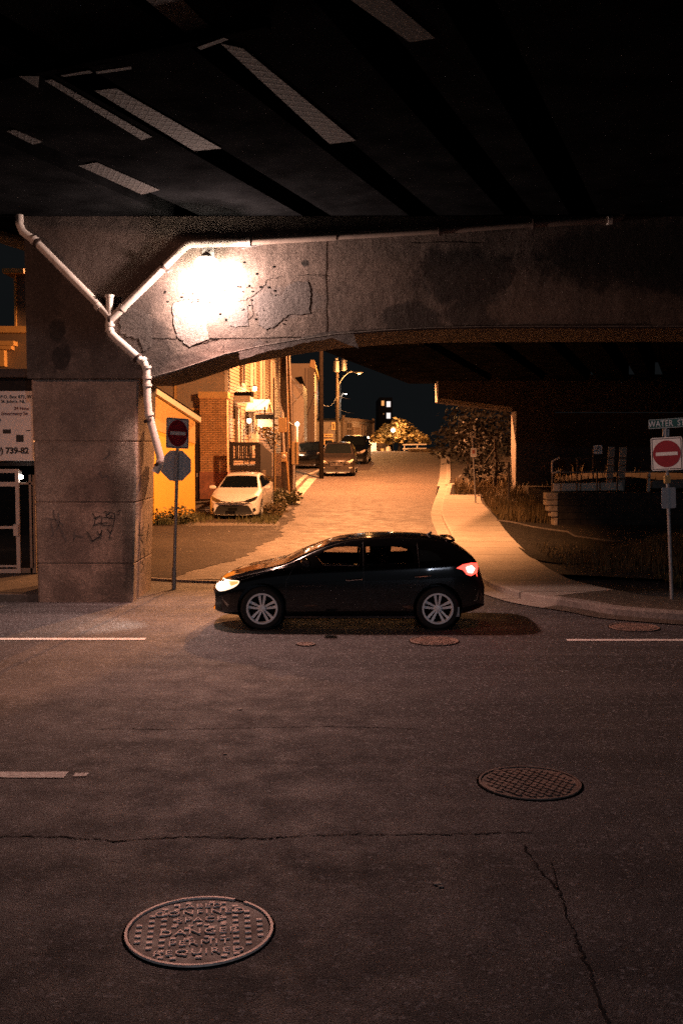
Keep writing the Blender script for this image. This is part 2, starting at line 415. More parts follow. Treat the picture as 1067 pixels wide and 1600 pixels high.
# car materials
def carpaint(name, col, rough=.28, met=0.):
    t = NT(name); n = t.noise(300, 2); f = t.noise(1.2, 4)
    c = t.mix(t.rng(f, .35, .7, 0, .25), col, tuple(min(1, q*.8+.01) for q in col))
    t.out(c, rough, None, met); t.b.inputs['Coat Weight'].default_value = 1; t.b.inputs['Coat Roughness'].default_value = .05
    return t.m
M['p_black'] = carpaint('black_car_paint', (.002,.002,.0022), .1)
M['p_white'] = carpaint('white_car_paint', (.80,.76,.72), .35)
M['p_silver'] = carpaint('grey_brown_car_paint', (.030,.023,.019), .25, .1)
M['p_dark'] = carpaint('dark_car_paint', (.003,.0027,.0025), .2)
M['tyre'] = simple('tyre_rubber', (.012,.012,.012), .85, var=.2, bump=.2)
M['rim'] = simple('silver_alloy', (.92,.90,.90), .4, .1, var=.08, bump=0)
M['blackplastic'] = simple('black_plastic', (.012,.012,.012), .6, var=.2, bump=.1)
M['chrome'] = simple('chrome', (.75,.72,.70), .15, 1.0, var=.05, bump=0)
t = NT('car_window_glass'); t.out((.75,.72,.7), .02); t.b.inputs['Transmission Weight'].default_value = 1; t.b.inputs['IOR'].default_value = 1.02; t.b.inputs['Base Color'].default_value = (.36,.31,.30,1)
t.b.inputs['Specular IOR Level'].default_value = .5
M['carglass'] = t.m
M['lamp_lens'] = simple('headlamp_lens', (.42,.40,.38), .12, .2, var=.1, bump=0, coat=1)
M['skin'] = simple('skin', (.35,.20,.14), .55, var=.1)
M['shirt'] = simple('dark_jacket', (.02,.02,.022), .9, var=.2)
M['hair'] = simple('dark_hair', (.015,.011,.009), .7, var=.2)
M['seat'] = simple('dark_seat_fabric', (.015,.015,.016), .9, var=.2)

# ================================================================== LARGE STRUCTURE
# ---- ground sheets
def rows(name, m, ys, xl, xr, dz, parent=None, kind='structure', nx=6, label=None):
    mb = MB(); n = nx
    for Y in ys:
        a, b = xl(Y), xr(Y)
        for k in range(n+1): mb.v.append((lerp(a, b, k/n), Y, gz(Y) + dz))
    for i in range(len(ys)-1):
        for k in range(n): a = i*(n+1)+k; mb.f.append((a, a+1, a+n+2, a+n+1))
    o = mb.build(name, m, parent, smooth=True)
    if parent is None: tag(o, kind=kind)
    return o
def fr(a, b, st): return [a + (b-a)*i/max(1, round((b-a)/st)) for i in range(max(1, round((b-a)/st))+1)]
tag(rows('ground', M['earth'], fr(-60, 20, 8)[:-1] + fr(20, 100, 1) + [120, 160, 240, 400], lambda y: -160, lambda y: 170, -.05, nx=4), 'dark bare earth under the streets and far beyond', kind='structure')
KERB_Y = 17.25
street = tag(rows('street', M['asphalt'], fr(-22, 20.5, 2), lambda y: -60, lambda y: 60, 0.0, nx=8), 'worn patched asphalt of the main street', kind='structure')
# side street edges from its kerbs
REDGE = [(20.5, 3.9), (22, 3.9), (26, 3.75), (30, 3.45), (35, 3.35), (40, 3.65), (44, 4.05), (53, 5.1), (65, 6.3), (78, 7.3), (100, 8.5), (130, 10)]
LEDGE = [(20.5, -3.4), (26, -2.2), (30, -1.9), (36, -1.75), (44, -1.75), (53, -1.3), (65, .6), (78, 2.2), (100, 3.6), (130, 5)]
fx = lambda T: (lambda y: float(np.interp(y, [a for a, _ in T], [b for _, b in T])))
RX, LX = fx(REDGE), fx(LEDGE)
YS = fr(20.5, 100, 1.0) + [110, 120, 130]
side = tag(rows('side_street', M['asphalt_side'], YS, lambda y: LX(y) - .9, RX, 0.012, nx=6), 'side street climbing the hill from the main street', kind='structure')
lot = tag(rows('parking_lot', M['asphalt_lot'], fr(20.5, 46, .2), lambda y: -30, lambda y: LX(y) + .02 + .10*math.sin(y*1.1) + .05*math.sin(y*5.1) + random.uniform(-.07, .07), 0.020, nx=8), 'dark rough asphalt lot left of the side street', kind='structure')
# gravel verge between lot and street near the poles
# ---- kerbs, right side
Bpx = [(716, 741), (706, 757), (698, 795), (714, 829), (731, 859), (749, 881), (764, 897), (785, 909.5), (815, 920), (847, 928), (890, 934), (930, 940), (967, 946.5), (1020, 951), (1067, 954), (1140, 957), (1400, 958)]
Bp = cr([Vector((RX(y_) + .55, y_, gz(y_) + .14)) for y_ in (74, 65, 58, 52, 48)] + [GP(x, y, .14) for x, y in Bpx[1:]], 5)
def offset(path, d):
    out = []
    for i, p in enumerate(path):
        t = (path[min(i+1, len(path)-1)] - path[max(i-1, 0)]); t.z = 0; t.normalize()
        out.append(Vector((p.x + t.y*d, p.y - t.x*d, p.z)))
    return out
def ribbon(mb, A, B, za, zb):
    n = len(A); o = len(mb.v)
    for a, b in zip(A, B): mb.v += [(a.x, a.y, gz(a.y)+za), (b.x, b.y, gz(b.y)+zb)]
    for i in range(n-1): mb.f.append((o+2*i, o+2*i+1, o+2*i+3, o+2*i+2))
K1 = offset(Bp, .16); K2 = offset(Bp, .21); K3 = offset(Bp, .58)
kc = next(k for k, p in enumerate(Bp) if p.y < 24 and p.x > 3.75)
for nm_, a_, b_, m_, gm_, lb_ in (('kerb', 0, kc+1, 'sidewalk', 'sidewalk', 'along the side street'), ('corner_kerb', kc, len(Bp), 'conc', 'gravel_dirt', 'round the right street corner')):
    B0, B1, B2, B3 = Bp[a_:b_], K1[a_:b_], K2[a_:b_], K3[a_:b_]
    mb = MB(); ribbon(mb, B0, B1, .142, .142); ribbon(mb, B1, B2, .142, .115); ribbon(mb, B2, B2, .115, .0); ribbon(mb, B0, B0, .0, .142)
    tag(mb.build(nm_, M[m_]), 'concrete kerb ' + lb_, kind='structure')
    mb = MB(); ribbon(mb, B2, B3, .022, .018); tag(mb.build('gutter', M[gm_]), 'gutter strip ' + lb_, kind='structure')
# sidewalk surface
Rpx = [(751, 773), (752, 784), (774, 808), (792, 832), (820, 860), (850, 884), (876, 898.5), (896, 907), (960, 922), (1067, 934), (1400, 936)]
Rp = cr([GP(x, y, .14) for x, y in Rpx], 5)
def at_y(path, Y):
    for a, b in zip(path, path[1:]):
        if (a.y - Y)*(b.y - Y) <= 0 and a.y != b.y: return lerp(a.x, b.x, (Y - a.y)/(b.y - a.y))
    return path[-1].x if abs(path[-1].y - Y) < abs(path[0].y - Y) else path[0].x
Ysplit = 24.0
ytop = Rp[0].y
rows('sidewalk', M['sidewalk'], fr(Ysplit, ytop, .8), lambda y: at_y(Bp, y), lambda y: at_y(Rp, y), .141, nx=3, label='')
tag(bpy.data.objects['sidewalk'], 'pale concrete sidewalk curving up the side street')
poly = [p for p in Bp if p.y < Ysplit]; poly2 = [p for p in Rp if p.y < Ysplit]
poly = [Vector((at_y(Bp, Ysplit), Ysplit, 0))] + poly; poly2 = [Vector((at_y(Rp, Ysplit), Ysplit, 0))] + poly2
def loft2(A, B, n):
    def res(P):
        L = [0]
        for a, b in zip(P, P[1:]): L.append(L[-1] + (b-a).length)
        return [Vector((float(np.interp(L[-1]*k/n, L, [p.x for p in P])), float(np.interp(L[-1]*k/n, L, [p.y for p in P])), 0)) for k in range(n+1)]
    return res(A), res(B)
A_, B_ = loft2(poly, poly2, 60)
ks_ = next(k for k in range(61) if B_[k].x > 4.75)
mb = MB(); ribbon(mb, A_[ks_:], B_[ks_:], .139, .139); tag(mb.build('dirt_pavement', M['gravel_dirt']), 'worn dirty pavement at the right corner', kind='structure')
mb = MB(); ribbon(mb, A_[:ks_+1], B_[:ks_+1], .141, .141)
o = mb.build('sidewalk_corner', M['sidewalk']); o.name = 'corner_sidewalk'
tag(o, 'concrete sidewalk corner turning along the main street', kind='structure')
rows('sidewalk_patch', M['asphalt_patch'], fr(ytop, GP(740, 757, .14).y, .6), lambda y: at_y(Bp, y), lambda y: at_y(Bp, y) + 1.35, .138, nx=3)
# right bank: terrain sheet
def bankz(x, y):
    s = at_y(Rp, y) if y < ytop else RX(y) + 1.2
    d = max(0, x - s)
    z = gz(y) + .10 - .05*min(1, d) if y > 17 else .1
    if y > 37: z += min(1.0, d*.18)*min(1, (y-37)/5)
    if 22 < y < 30: z -= .10*min(1, d/2)
    z += .22*math.exp(-((x-8.2)/2.4)**2 - ((y-23)/2.6)**2)
    return z + .03*math.sin(x*2.1+y)*math.cos(y*1.3)*min(1, d)
mb = MB(); ys_ = fr(18.6, 95, 1.0); N = 28
for y in ys_:
    s = (at_y(Rp, y) if y < ytop else (RX(y) + .45))
    if y < 20.5: s = max(s, 6.9) if y < 20 else s
    for k in range(N+1):
        x = s + (60 - s)*(k/N)**2.2; mb.v.append((x, y, bankz(x, y)))
for i in range(len(ys_)-1):
    for k in range(N): a = i*(N+1)+k; mb.f.append((a, a+1, a+N+2, a+N+1))
tag(mb.build('bank', M['earth'], smooth=True), 'dark earth bank right of the sidewalk', kind='structure')
# dark path and its thin kerb right of the sidewalk
Ppx_top = [(776, 811), (800, 813), (830, 818), (872, 824), (960, 836), (1100, 850)]
Ppx_bot = [(800, 842), (830, 868), (870, 874), (920, 872), (1000, 880), (1100, 890)]
A_, B_ = loft2(cr([GP(x, y, .2) for x, y in Ppx_top], 4), cr([GP(x, y, .2) for x, y in Ppx_bot], 4), 24)
mb = MB()
for a, b in zip(A_, B_):
    for k in range(7):
        q = a.lerp(b, k/6); mb.v.append((q.x, q.y, bankz(q.x, q.y) + .035))
for i in range(24):
    for k in range(6): a = i*7+k; mb.f.append((a, a+1, a+8, a+7))
tag(mb.build('path', M['asphalt_patch'], smooth=True), 'dark asphalt path beside the sidewalk', kind='structure')
mb = MB()
mb.tube([(q.x, q.y, bankz(q.x, q.y) + .05) for q in A_], .04, 6)
tag(mb.build('path_edging', M['conc_dark']), 'thin pale edging along the dark path', 'edging', kind='structure')
# left kerb patch at the lot mouth + left pavement by the store
mb = MB(); P = [GP(x, y) for x, y in [(236, 906), (262, 908), (300, 909.5), (335, 911), (400, 914), (450, 915)]]
for k, (a, b) in enumerate(zip(P, P[1:])): mb.bar((a.x, a.y, .018), (b.x, b.y, .018), .10, .05)
tag(mb.build('lot_edging', M['conc']), 'worn thin concrete edge strip across the lot mouth', kind='structure')
mb = MB(); mb.box(-40, -5.28, 17.7, 20.6, -.02, .14); mb.box(-40, -5.05, 17.55, 17.7, -.02, .13)
tag(mb.build('pavement', M['conc_dark'], bevel=.015), 'concrete pavement in front of the store', kind='structure')
# left side-street gutter slab
rows('left_gutter', M['conc_light'], fr(40.5, 52, 1), lambda y: LX(y) - .32, lambda y: LX(y) + .1, .035, nx=2)
rows('left_kerb', M['conc_light'], fr(42.5, 74, 1), lambda y: LX(y) - .75, lambda y: LX(y) - .5, .034, nx=2)
rows('left_verge', M['gravel_dirt'], fr(33, 78, 1), lambda y: LX(y) - 3.2 - .3*math.sin(y), lambda y: LX(y) - .30 + .2*math.sin(y*2.3), .022, nx=5)

# ---- street details
street_marks = []
def mark(x0p, x1p, yp, wid):
    a = GP(x0p, yp); b = GP(x1p, yp); mb = MB(); n = 14
    for k in range(n+1):
        x = lerp(a.x, b.x, k/n); mb.v += [(x, a.y - wid/2 + random.uniform(-.005, .005), .006), (x, a.y + wid/2 + random.uniform(-.005, .005), .006)]
    for k in range(n): mb.f.append((2*k, 2*k+2, 2*k+3, 2*k+1))
    return mb
for nm, a in (('lane_line', (-900, 228, 999, .14)), ('lane_line', (885, 1700, 1001, .14)), ('lane_line', (-600, 104, 1212, .15)), ('lane_line', (116, 137, 1211.5, .09))):
    mark(*a).build(nm, M['paint'], street)
def crack(pxs, wid, jit=.03, nm='crack', m='crackfill', n=8, z=.004):
    P = [GP(x, y) for x, y in pxs]; Q = []
    for a, b in zip(P, P[1:]):
        for k in range(n):
            q = a.lerp(b, k/n); Q.append(Vector((q.x + random.uniform(-jit, jit), q.y + random.uniform(-jit, jit), 0)))
    Q.append(P[-1]); mb = MB()
    for i, q in enumerate(Q):
        t = (Q[min(i+1, len(Q)-1)] - Q[max(i-1, 0)]).normalized(); w = wid*random.uniform(.25, 1)
        mb.v += [(q.x + t.y*w, q.y - t.x*w, z), (q.x - t.y*w, q.y + t.x*w, z)]
    for i in range(len(Q)-1): mb.f.append((2*i, 2*i+2, 2*i+3, 2*i+1))
    return mb.build(nm, M[m], street)
crack([(818, 1325), (845, 1365), (872, 1392), (888, 1440), (912, 1500), (935, 1560), (952, 1610)], .010, .012, n=12)
crack([(862, 1352), (871, 1392)], .006, .006)
crack([(-40, 1308), (90, 1311), (180, 1315), (300, 1310), (420, 1313), (450, 1308), (560, 1306), (700, 1306), (830, 1303)], .009, .014, n=18)
crack([(150, 1140), (300, 1141), (460, 1136), (560, 1137), (650, 1140)], .008, .014, n=16)
def slab(pxs, m, nm, z=.005):
    P = [GP(x, y) for x, y in pxs]; mb = MB(); mb.add([(p.x, p.y, z) for p in P], [tuple(range(len(P)))])
    return mb.build(nm, M[m], street)
# ---- manhole covers
def disc_ring(mb, r0, r1, z0, z1, gap=None, n=72):
    ks = [k for k in range(n) if gap is None or not (gap[0] <= k < gap[1])]
    for k in ks:
        a, b = 2*math.pi*k/n, 2*math.pi*(k+1)/n
        vs = [(r*math.cos(t), r*math.sin(t), z) for r, z in ((r0, z0), (r0, z1), (r1, z1), (r1, z0)) for t in (a, b)]
        mb.add(vs, [(0,1,3,2), (2,3,5,4), (4,5,7,6), (0,2,4,6), (1,7,5,3)])
c = GP(312, 1455); t = thing('manhole_cover', 'large worn manhole cover with raised writing on the dark asphalt in front', 'manhole cover', (c.x, c.y, 0.0), R(7))
r = .405
mb = MB(); disc_ring(mb, r-.016, r, 0, .014, (10, 12)); mb.build('rim', M['cast_bright'], t, local=True)
mb = MB(); mb.lathe([(0.0, .004), (r-.024, .004), (r-.024, -.02)], n=64); mb.build('plate', M['cast_base'], t, local=True)
mb = MB()
rowsz = [(.34, 'studs')]
txt = [('LABED', .285, .066), ('CONFINED', .205, .078), ('SPACE', .115, .072), ('DANGER', -.03, .084), ('PERMIT', -.155, .078), ('REQUIRED', -.255, .078)]
tm = MB()
for s_, y_, sz in txt:
    q = text_mb(s_, sz*1.2, .004, -.0006, 1.15); xform(q, Matrix.Translation((0, y_, .008)) @ Matrix.Diagonal((.98, .84, 1, 1))); tm = merge(tm, q)
tm.build('lettering', M['cast_bright'], t, local=True)
halfw = {.285: .12, .205: .22, .115: .13, -.03: .2, -.155: .17, -.255: .22}
for j in range(-12, 13):
    for i in range(-6, 7):
        x, y = i*.066, j*.031*1.0 + (.0155 if i % 2 else 0)
        if math.hypot(x, y) > r - .05: continue
        if any(abs(y - yy) < .040 and abs(x) < hw*.90 for yy, hw in halfw.items()): continue
        if j % 2: continue
        mb.obox((x, y, .006), (.016, 0, 0), (0, .010, 0), (0, 0, .005))
for x, y in [(-.14, .045), (-.05, .045), (.04, .045), (.13, .045), (-.14, -.092), (-.05, -.092), (.04, -.092), (.13, -.092)]:
    mb.obox((x, y, .006), (.014, 0, 0), (0, .008, 0), (0, 0, .004))
mb.build('stud_pattern', M['cast_bright'], t, local=True)
mb = MB(); disc_ring(mb, r+.001, r+.014, -.01, .002); mb.build('frame_gap', M['tar'], t, local=True)
def grate_cover(pxc, rad, label, rot):
    c = GP(*pxc); t = thing('manhole_cover', label, 'manhole cover', (c.x, c.y, .003), R(rot))
    mb = MB(); mb.lathe([(0.0, .003), (rad-.02, .003), (rad-.02, -.02)], n=48); mb.build('plate', M['cast_dark'], t, local=True)
    mb = MB(); disc_ring(mb, rad-.018, rad, 0, .012); mb.build('rim', M['cast_dark'], t, local=True)
    mb = MB(); n = int(rad/.055)
    for i in range(-n-1, n+2):
        for j in range(-n-1, n+2):
            x, y = i*.058, j*.058 + (.029 if i % 2 else 0)
            if math.hypot(x, y) < rad - .05: mb.obox((x, y, .007), (.020, .0, 0), (0, .020, 0), (0, 0, .006 + .002*math.sin(i*3+j)))
    mb.build('stud_pattern', M['cast_dark'], t, local=True, bevel=0)
    mb = MB(); disc_ring(mb, rad+.001, rad+.018, -.01, .001); mb.build('frame_gap', M['tar'], t, local=True)
grate_cover((827, 1225), .40, 'dull waffle-patterned manhole cover on the right of the street', 38)
grate_cover((678, 1003), .33, 'dark manhole cover in the shadow under the black car', 20)
grate_cover((990, 981), .36, 'sunken manhole cover near the right kerb', 15)
grate_cover((478, 1008), .12, 'small round valve cover just below the black car', 0)

# ---- pier: column, cap beam
cl = W(60, 942, 17.5); zt = bz(592, 17.5)
pier = thing('bridge_pier', 'stained concrete bridge pier with column and long cap beam', 'bridge pier', (W(134, 942, 17.5).x, 17.5, 0))
ox, oy = pier.location.x, 17.5
M['conc_pillar'] = concrete('pillar_concrete', (.46, .34, .27), [(a-ox, b, c_, d_, e_, k_) for (a, b, c_, d_, e_, k_) in pil_blobs], pits=.6, stain=.6, soft=.5, amt=2.6)
mb = MB()
zg = [bz(y, 17.5) for y in (880, 784, 689)]
levels = [(-.05, 0)]
for z in zg: levels += [(z-.024, 0), (z-.012, .018), (z+.002, .018), (z+.012, 0)]
levels += [(zt, 0)]
for z, ins in levels:
    tt = z/zt; xl = lerp(W(60, 942, 17.5).x, W(49, 592, 17.5).x, tt) + ins; xr = lerp(W(208, 942, 17.5).x, W(217, 592, 17.5).x, tt) - ins
    ch = .035
    y0, y1 = 17.5 + ins, 19.15 - ins
    mb.v += [(xl+ch, y0, z), (xr-ch, y0, z), (xr, y0+ch, z), (xr, y1, z), (xl, y1, z), (xl, y0+ch, z)]
n = 6
for i in range(len(levels)-1):
    for k in range(n): mb.f.append((i*n+k, i*n+(k+1) % n, (i+1)*n+(k+1) % n, (i+1)*n+k))
mb.build('column', M['conc_pillar'], pier)
ZT = bz(338)
low = [(238, 591), (270, 583), (300, 573), (351, 556), (400, 545), (450, 536), (525, 525), (600, 519), (680, 515), (760, 513.5)]
under = [(bx(x), bz(y)) for x, y in low]
poly = [(bx(41), ZT), (bx(41), zt + .0)] + [(bx(219), zt + .0)] + under + [(14.0, bz(512.5)), (14.0, ZT)]
mb = MB()
pts = poly
# front chamfered lower edge: two prisms merged as lofted loops
loops = [(17.35, 0.0), (17.42, 0.0), (19.5, 0.0)]
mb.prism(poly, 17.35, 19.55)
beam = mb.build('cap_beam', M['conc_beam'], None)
# put beam under the pier while keeping world-aligned texture coordinates
beam.parent = pier; beam.location = (-pier.location.x, -pier.location.y, 0)
# shallow ledge below the beam face (fillet line)
mb = MB(); P = [Vector((x, 17.34, z + .035)) for x, z in under] + [Vector((14, 17.34, bz(512.5) + .035))]
for a, b in zip(P, P[1:]): mb.bar(a, b, .012, .012)
mb.build('edge_strip', M['conc'], pier)
# repair patches on the beam face
def rough_poly(pxs, jit=.02, n=5):
    P = [Vector((bx(x), 0, bz(y))) for x, y in pxs]; out = []
    for i in range(len(P)):
        a, b = P[i], P[(i+1) % len(P)]
        for k in range(n):
            q = a.lerp(b, k/n); out.append(Vector((q.x + random.uniform(-jit, jit), 0, q.z + random.uniform(-jit, jit))))
    return out
def patch(pxs, m, thick=.02, nm='repair_patch', jit=.018):
    P = rough_poly(pxs, jit); mb = MB(); mb.prism([(p.x, p.z) for p in P], 17.35 - thick, 17.351)
    return mb.build(nm, M[m], pier)
patch([(272, 474), (285, 470), (300, 478), (318, 480), (323, 505), (325, 530), (295, 541), (278, 525), (270, 505)], 'conc_patch_light', .010)
patch([(359, 473), (387, 476), (388, 508), (372, 511), (358, 508)], 'conc_patch', .006)
patch([(402, 460), (420, 458), (440, 462), (448, 447), (462, 440), (482, 440), (485, 460), (484, 490), (450, 492), (432, 508), (416, 515), (404, 508), (403, 480)], 'conc_patch', .007)
patch([(205, 478), (222, 482), (238, 500), (235, 520), (240, 540), (225, 548), (215, 530), (190, 520), (186, 495)], 'conc_dark', .010, jit=.03)
patch([(560, 545), (520, 528), (480, 535), (440, 545), (405, 552), (375, 563), (372, 548), (395, 540), (405, 529), (415, 538), (450, 534), (480, 525), (520, 517), (552, 517)], 'conc_dark', .012, jit=.012)
def thin_crack(pxs, wid=.0035, parent=pier, Y=17.345, jit=.012):
    P = [Vector((bx(x, Y), Y, bz(y, Y))) for x, y in pxs]; mb = MB(); Q = []
    for a, b in zip(P, P[1:]):
        for k in range(5): q = a.lerp(b, k/5); Q.append(q + Vector((random.uniform(-jit, jit), 0, random.uniform(-jit, jit))))
    Q.append(P[-1])
    for a, b in zip(Q, Q[1:]): mb.bar(a, b, wid*random.uniform(.5, 1.6), .004, (0, 1, 0))
    return mb
cm = MB()
for pts_ in ([(235, 528), (270, 528), (350, 528), (470, 526)], [(509, 370), (508, 430), (509, 520)], [(295, 541), (340, 530)], [(325, 530), (345, 528)], [(372, 470), (385, 468), (398, 460), (410, 450), (418, 437), (440, 432)],
             [(385, 505), (395, 490), (392, 470)], [(465, 430), (500, 429), (515, 431)], [(350, 555), (349, 535)], [(430, 470), (415, 480)], [(272, 474), (290, 468), (310, 467), (318, 480)], [(640, 380), (700, 378), (750, 380)], [(545, 517), (700, 510), (860, 507), (1000, 506)]):
    cm = merge(cm, thin_crack(pts_))
for k in range(60):
    px, py = random.gauss(400, 26), random.gauss(462, 30)
    if random.random() < .4: px, py = random.gauss(300, 20), random.gauss(480, 16)
    x, z = bx(px), bz(py); s = random.uniform(.006, .02)
    cm.obox((x, 17.347, z), (s, 0, 0), (0, .004, 0), (0, 0, s*random.uniform(.4, 1)))
cm.build('crack', M['tar'], pier)
# graffiti strokes
def stroke(mb, pxs, Y, w=.014, px0=0, side=False):
    P = []
    for x, y in pxs:
        if side:
            # on the right side face: x in 0..1 across depth
            yy = lerp(17.5, 19.1, x); z = y; xr = lerp(W(208, 942, 17.5).x, W(217, 592, 17.5).x, z/zt) + .004; P.append(Vector((xr, yy, z)))
        else: P.append(W(x, y, Y))
    for a, b in zip(P, P[1:]): mb.bar(a, b, w, .004, (1, 0, 0) if side else (0, 1, 0))
mb = MB(); Yp = 17.496
def zx(z4x, z4y): return (z4x/4.104, 590 + z4y/4.104)
for s_ in ([(595, 868), (615, 900), (605, 950)], [(600, 905), (640, 890), (690, 900), (735, 905)], [(735, 870), (738, 905), (725, 960)], [(670, 858), (700, 862), (735, 872)], [(680, 870), (720, 890), (700, 905), (680, 885), (710, 865)],
           [(655, 905), (650, 945), (690, 950), (720, 945)], [(595, 950), (640, 935), (690, 930)], [(560, 985), (580, 1020), (597, 1050)], [(590, 1050), (630, 1025), (655, 1030)], [(625, 985), (640, 1010), (655, 990), (632, 1035)],
           [(655, 975), (650, 1020)], [(690, 970), (705, 995), (720, 975), (700, 1030), (722, 1025)], [(755, 860), (775, 850)], [(750, 880), (770, 872)]):
    stroke(mb, [zx(*p) for p in s_], Yp, .012)
mb.build('graffiti', M['black_paint'], pier)
mb = MB()
for s_ in ([(300, 900), (370, 915), (410, 945)], [(345, 850), (352, 900), (380, 950), (430, 1050)], [(375, 870), (385, 930), (360, 980)], [(700, 460), (700, 500), (660, 525)], [(640, 600), (660, 640), (690, 625), (700, 650)], [(330, 930), (345, 1000), (330, 1020)], [(480, 990), (475, 1040), (490, 1010), (540, 1020)]):
    stroke(mb, [zx(*p) for p in s_], Yp + .0015, .016)
mb.build('faded_graffiti', simple('faded_grey_paint', (.13,.11,.105), .8), pier)
mb = MB()
for s_ in ([(.25, 1.35), (.3, 1.1), (.2, 1.0)], [(.5, 1.3), (.35, 1.05), (.5, .95)], [(.2, 1.15), (.5, 1.1)], [(.8, 1.25), (.7, .95)], [(.35, .8), (.55, .85), (.6, .65), (.4, .6), (.35, .8)], [(.3, 1.0), (.25, .75)], [(.5, .62), (.55, .5), (.4, .45)]):
    stroke(mb, s_, 0, .02, side=True)
mb.build('graffiti', M['black_paint'], pier)
# far end column (off frame) supports the beam
mb = MB(); mb.box(11.6, 13.4, 17.5, 19.15, -.05, bz(512.5)+.01)
mb.build('column', M['conc_dark'], pier)

# ---- bridge deck
D = Vector((.36, 1, 0)).normalized(); Nn = Vector((D.y, -D.x, 0))
deck = thing('bridge_deck', 'sooty underside of the bridge deck with box girders overhead', 'bridge deck', (0, 17.5, ZT))
def dz_(Y): return ZT + .004 - max(0, (Y - 19.6))*.050
def deckbox(mb, x0, x1, ya, yb, z0, z1):   # x0,x1: X at Y=17.5 ; skewed prism
    vs = []
    for Y in (ya, yb):
        for z in (z0, z1):
            for x in (x0, x1): vs.append((x + .36*(Y-17.5), Y, dz_(Y) + z))
    mb.add(vs, [(0,1,3,2), (4,6,7,5), (0,4,5,1), (2,3,7,6), (0,2,6,4), (1,5,7,3)])
for ya, yb in ((-9, 19.6), (19.6, 43.2)):
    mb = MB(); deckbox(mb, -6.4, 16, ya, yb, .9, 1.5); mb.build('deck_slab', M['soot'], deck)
# girder lines from strip positions (X at Y=17.5)
def x175(px, py): p = WZ(px, py, ZT); return p.x - .36*(p.y - 17.5)
gaps = [x175(150, 275), x175(245, 190), x175(430, 150), x175(640, 130), x175(800, 130)]
edges = [-6.3]
gx = -6.3
allg = []
cx = gaps[0]
bounds = sorted(gaps)
prev = -6.4
for g in bounds + [bounds[-1]+2.1, bounds[-1]+4.2, bounds[-1]+6.3, bounds[-1]+8.4]:
    allg.append((prev, g - .24)); prev = g + .24
allg.append((prev, 15.8))
for a, b in allg:
    if b - a < .3: continue
    for ya, yb in ((-9, 19.55), (19.65, 43.1)):
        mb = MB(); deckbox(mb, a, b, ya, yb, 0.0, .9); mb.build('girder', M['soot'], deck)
def strip(q, m='netting', nm='netting_panel', z=ZT - .012, th=.01):
    P = [WZ(x, y, z) for x, y in q]; mb = MB(); mb.prismv(P, (0, 0, th)); return mb.build(nm, M[m], deck)
strip([(345, 68), (380, 76), (556, 220), (515, 225)]); strip([(205, -20), (262, -24), (344, 58), (308, 66)])
strip([(70, 126), (82, 124), (238, 214), (222, 219)]); strip([(148, 142), (182, 138), (346, 232), (304, 236)])
strip([(123, 259), (152, 254), (250, 297), (222, 304)]); strip([(520, -20), (585, -20), (680, 60), (640, 66)], 'soot_brown')  # last panel's weaker light is painted in with the dark soffit colour
strip([(10, 205), (24, 203), (68, 222), (52, 226)])
# cross diaphragms
mb = MB()
def dbar(a, b, w, h, zz): mb.bar(WZ(*a, zz), WZ(*b, zz), w, h)
dbar((-30, 128), (420, 36), .10, .10, ZT - .06)
mb.build('cross_brace', M['soot'], deck)
for q in ([(308, 74), (350, 59), (357, 62), (314, 78)], [(95, 118), (140, 110), (146, 114), (100, 120)], [(150, 112), (205, 104), (206, 108), (152, 116)], [(30, 119), (62, 119), (60, 138)]):
    strip(q, 'soot_brown', 'flange_plate', ZT - .13, .012)
# rusty soffit bulge near the pier
# side parapet
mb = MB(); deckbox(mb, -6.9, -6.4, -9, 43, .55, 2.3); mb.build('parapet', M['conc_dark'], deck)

# ---- second bent on the right, further back
b2 = thing('bridge_pier', 'far shaded concrete pier whose lit cap beam end juts over the side street', 'bridge pier', (W(835, 780, 42).x, 42, gz(42)))
Y2 = 42.0
A = W(679.5, 583, Y2); Bm = W(684.5, 628, Y2)
mb = MB()
xL = W(684.5, 600, Y2).x
face = [(xL, W(0, 586, Y2).z), (xL, W(0, 628, Y2).z), (W(800, 642, Y2).x, W(0, 642, Y2).z), (30, W(0, 643, Y2).z), (30, W(0, 583, Y2).z)]
mb.prism(face, Y2, Y2 + 1.27)
o = mb.build('cap_beam', M['conc_shaded'], b2)
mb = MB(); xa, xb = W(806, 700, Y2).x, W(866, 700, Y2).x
mb.box(xa, xb, Y2 + .003, Y2 + 1.27, gz(42) - .2, W(0, 642, Y2).z + .05); mb.build('column', M['conc_shaded'], b2, bevel=.03)
mb = MB(); mb.box(xa - .010, xa + .004, Y2 + .05, Y2 + 1.22, gz(42), W(0, 642, Y2).z - .02); mb.build('lit_side_face', M['conc'], b2)  # paler plate paints the lamplight on the column's left side
mb = MB(); mb.box(xL - .012, xL + .004, Y2 + .01, Y2 + 1.25, face[1][1] + .02, face[0][1] - .02); mb.build('lit_end_face', M['conc_light'], b2)  # paler plate paints the lamplight on the beam's end
mb = MB(); mb.box(22, 24, Y2 + .003, Y2 + 1.27, gz(42) - .2, W(0, 642, Y2).z + .05); mb.build('column', M['conc'], b2)
mb = MB(); mb.tube([(xL - .0, Y2 - .01, face[1][1]), (face[2][0], Y2 - .01, face[2][1])], .10, 4); 
mb = MB(); zc = face[1][1]
mb.bar((xL+.02, Y2 - .012, zc + .08), (face[2][0], Y2 - .012, face[2][1] + .08), .02, .16); mb.build('edge_strip', M['conc'], b2)  # paler strip paints the lit lower edge of the beam
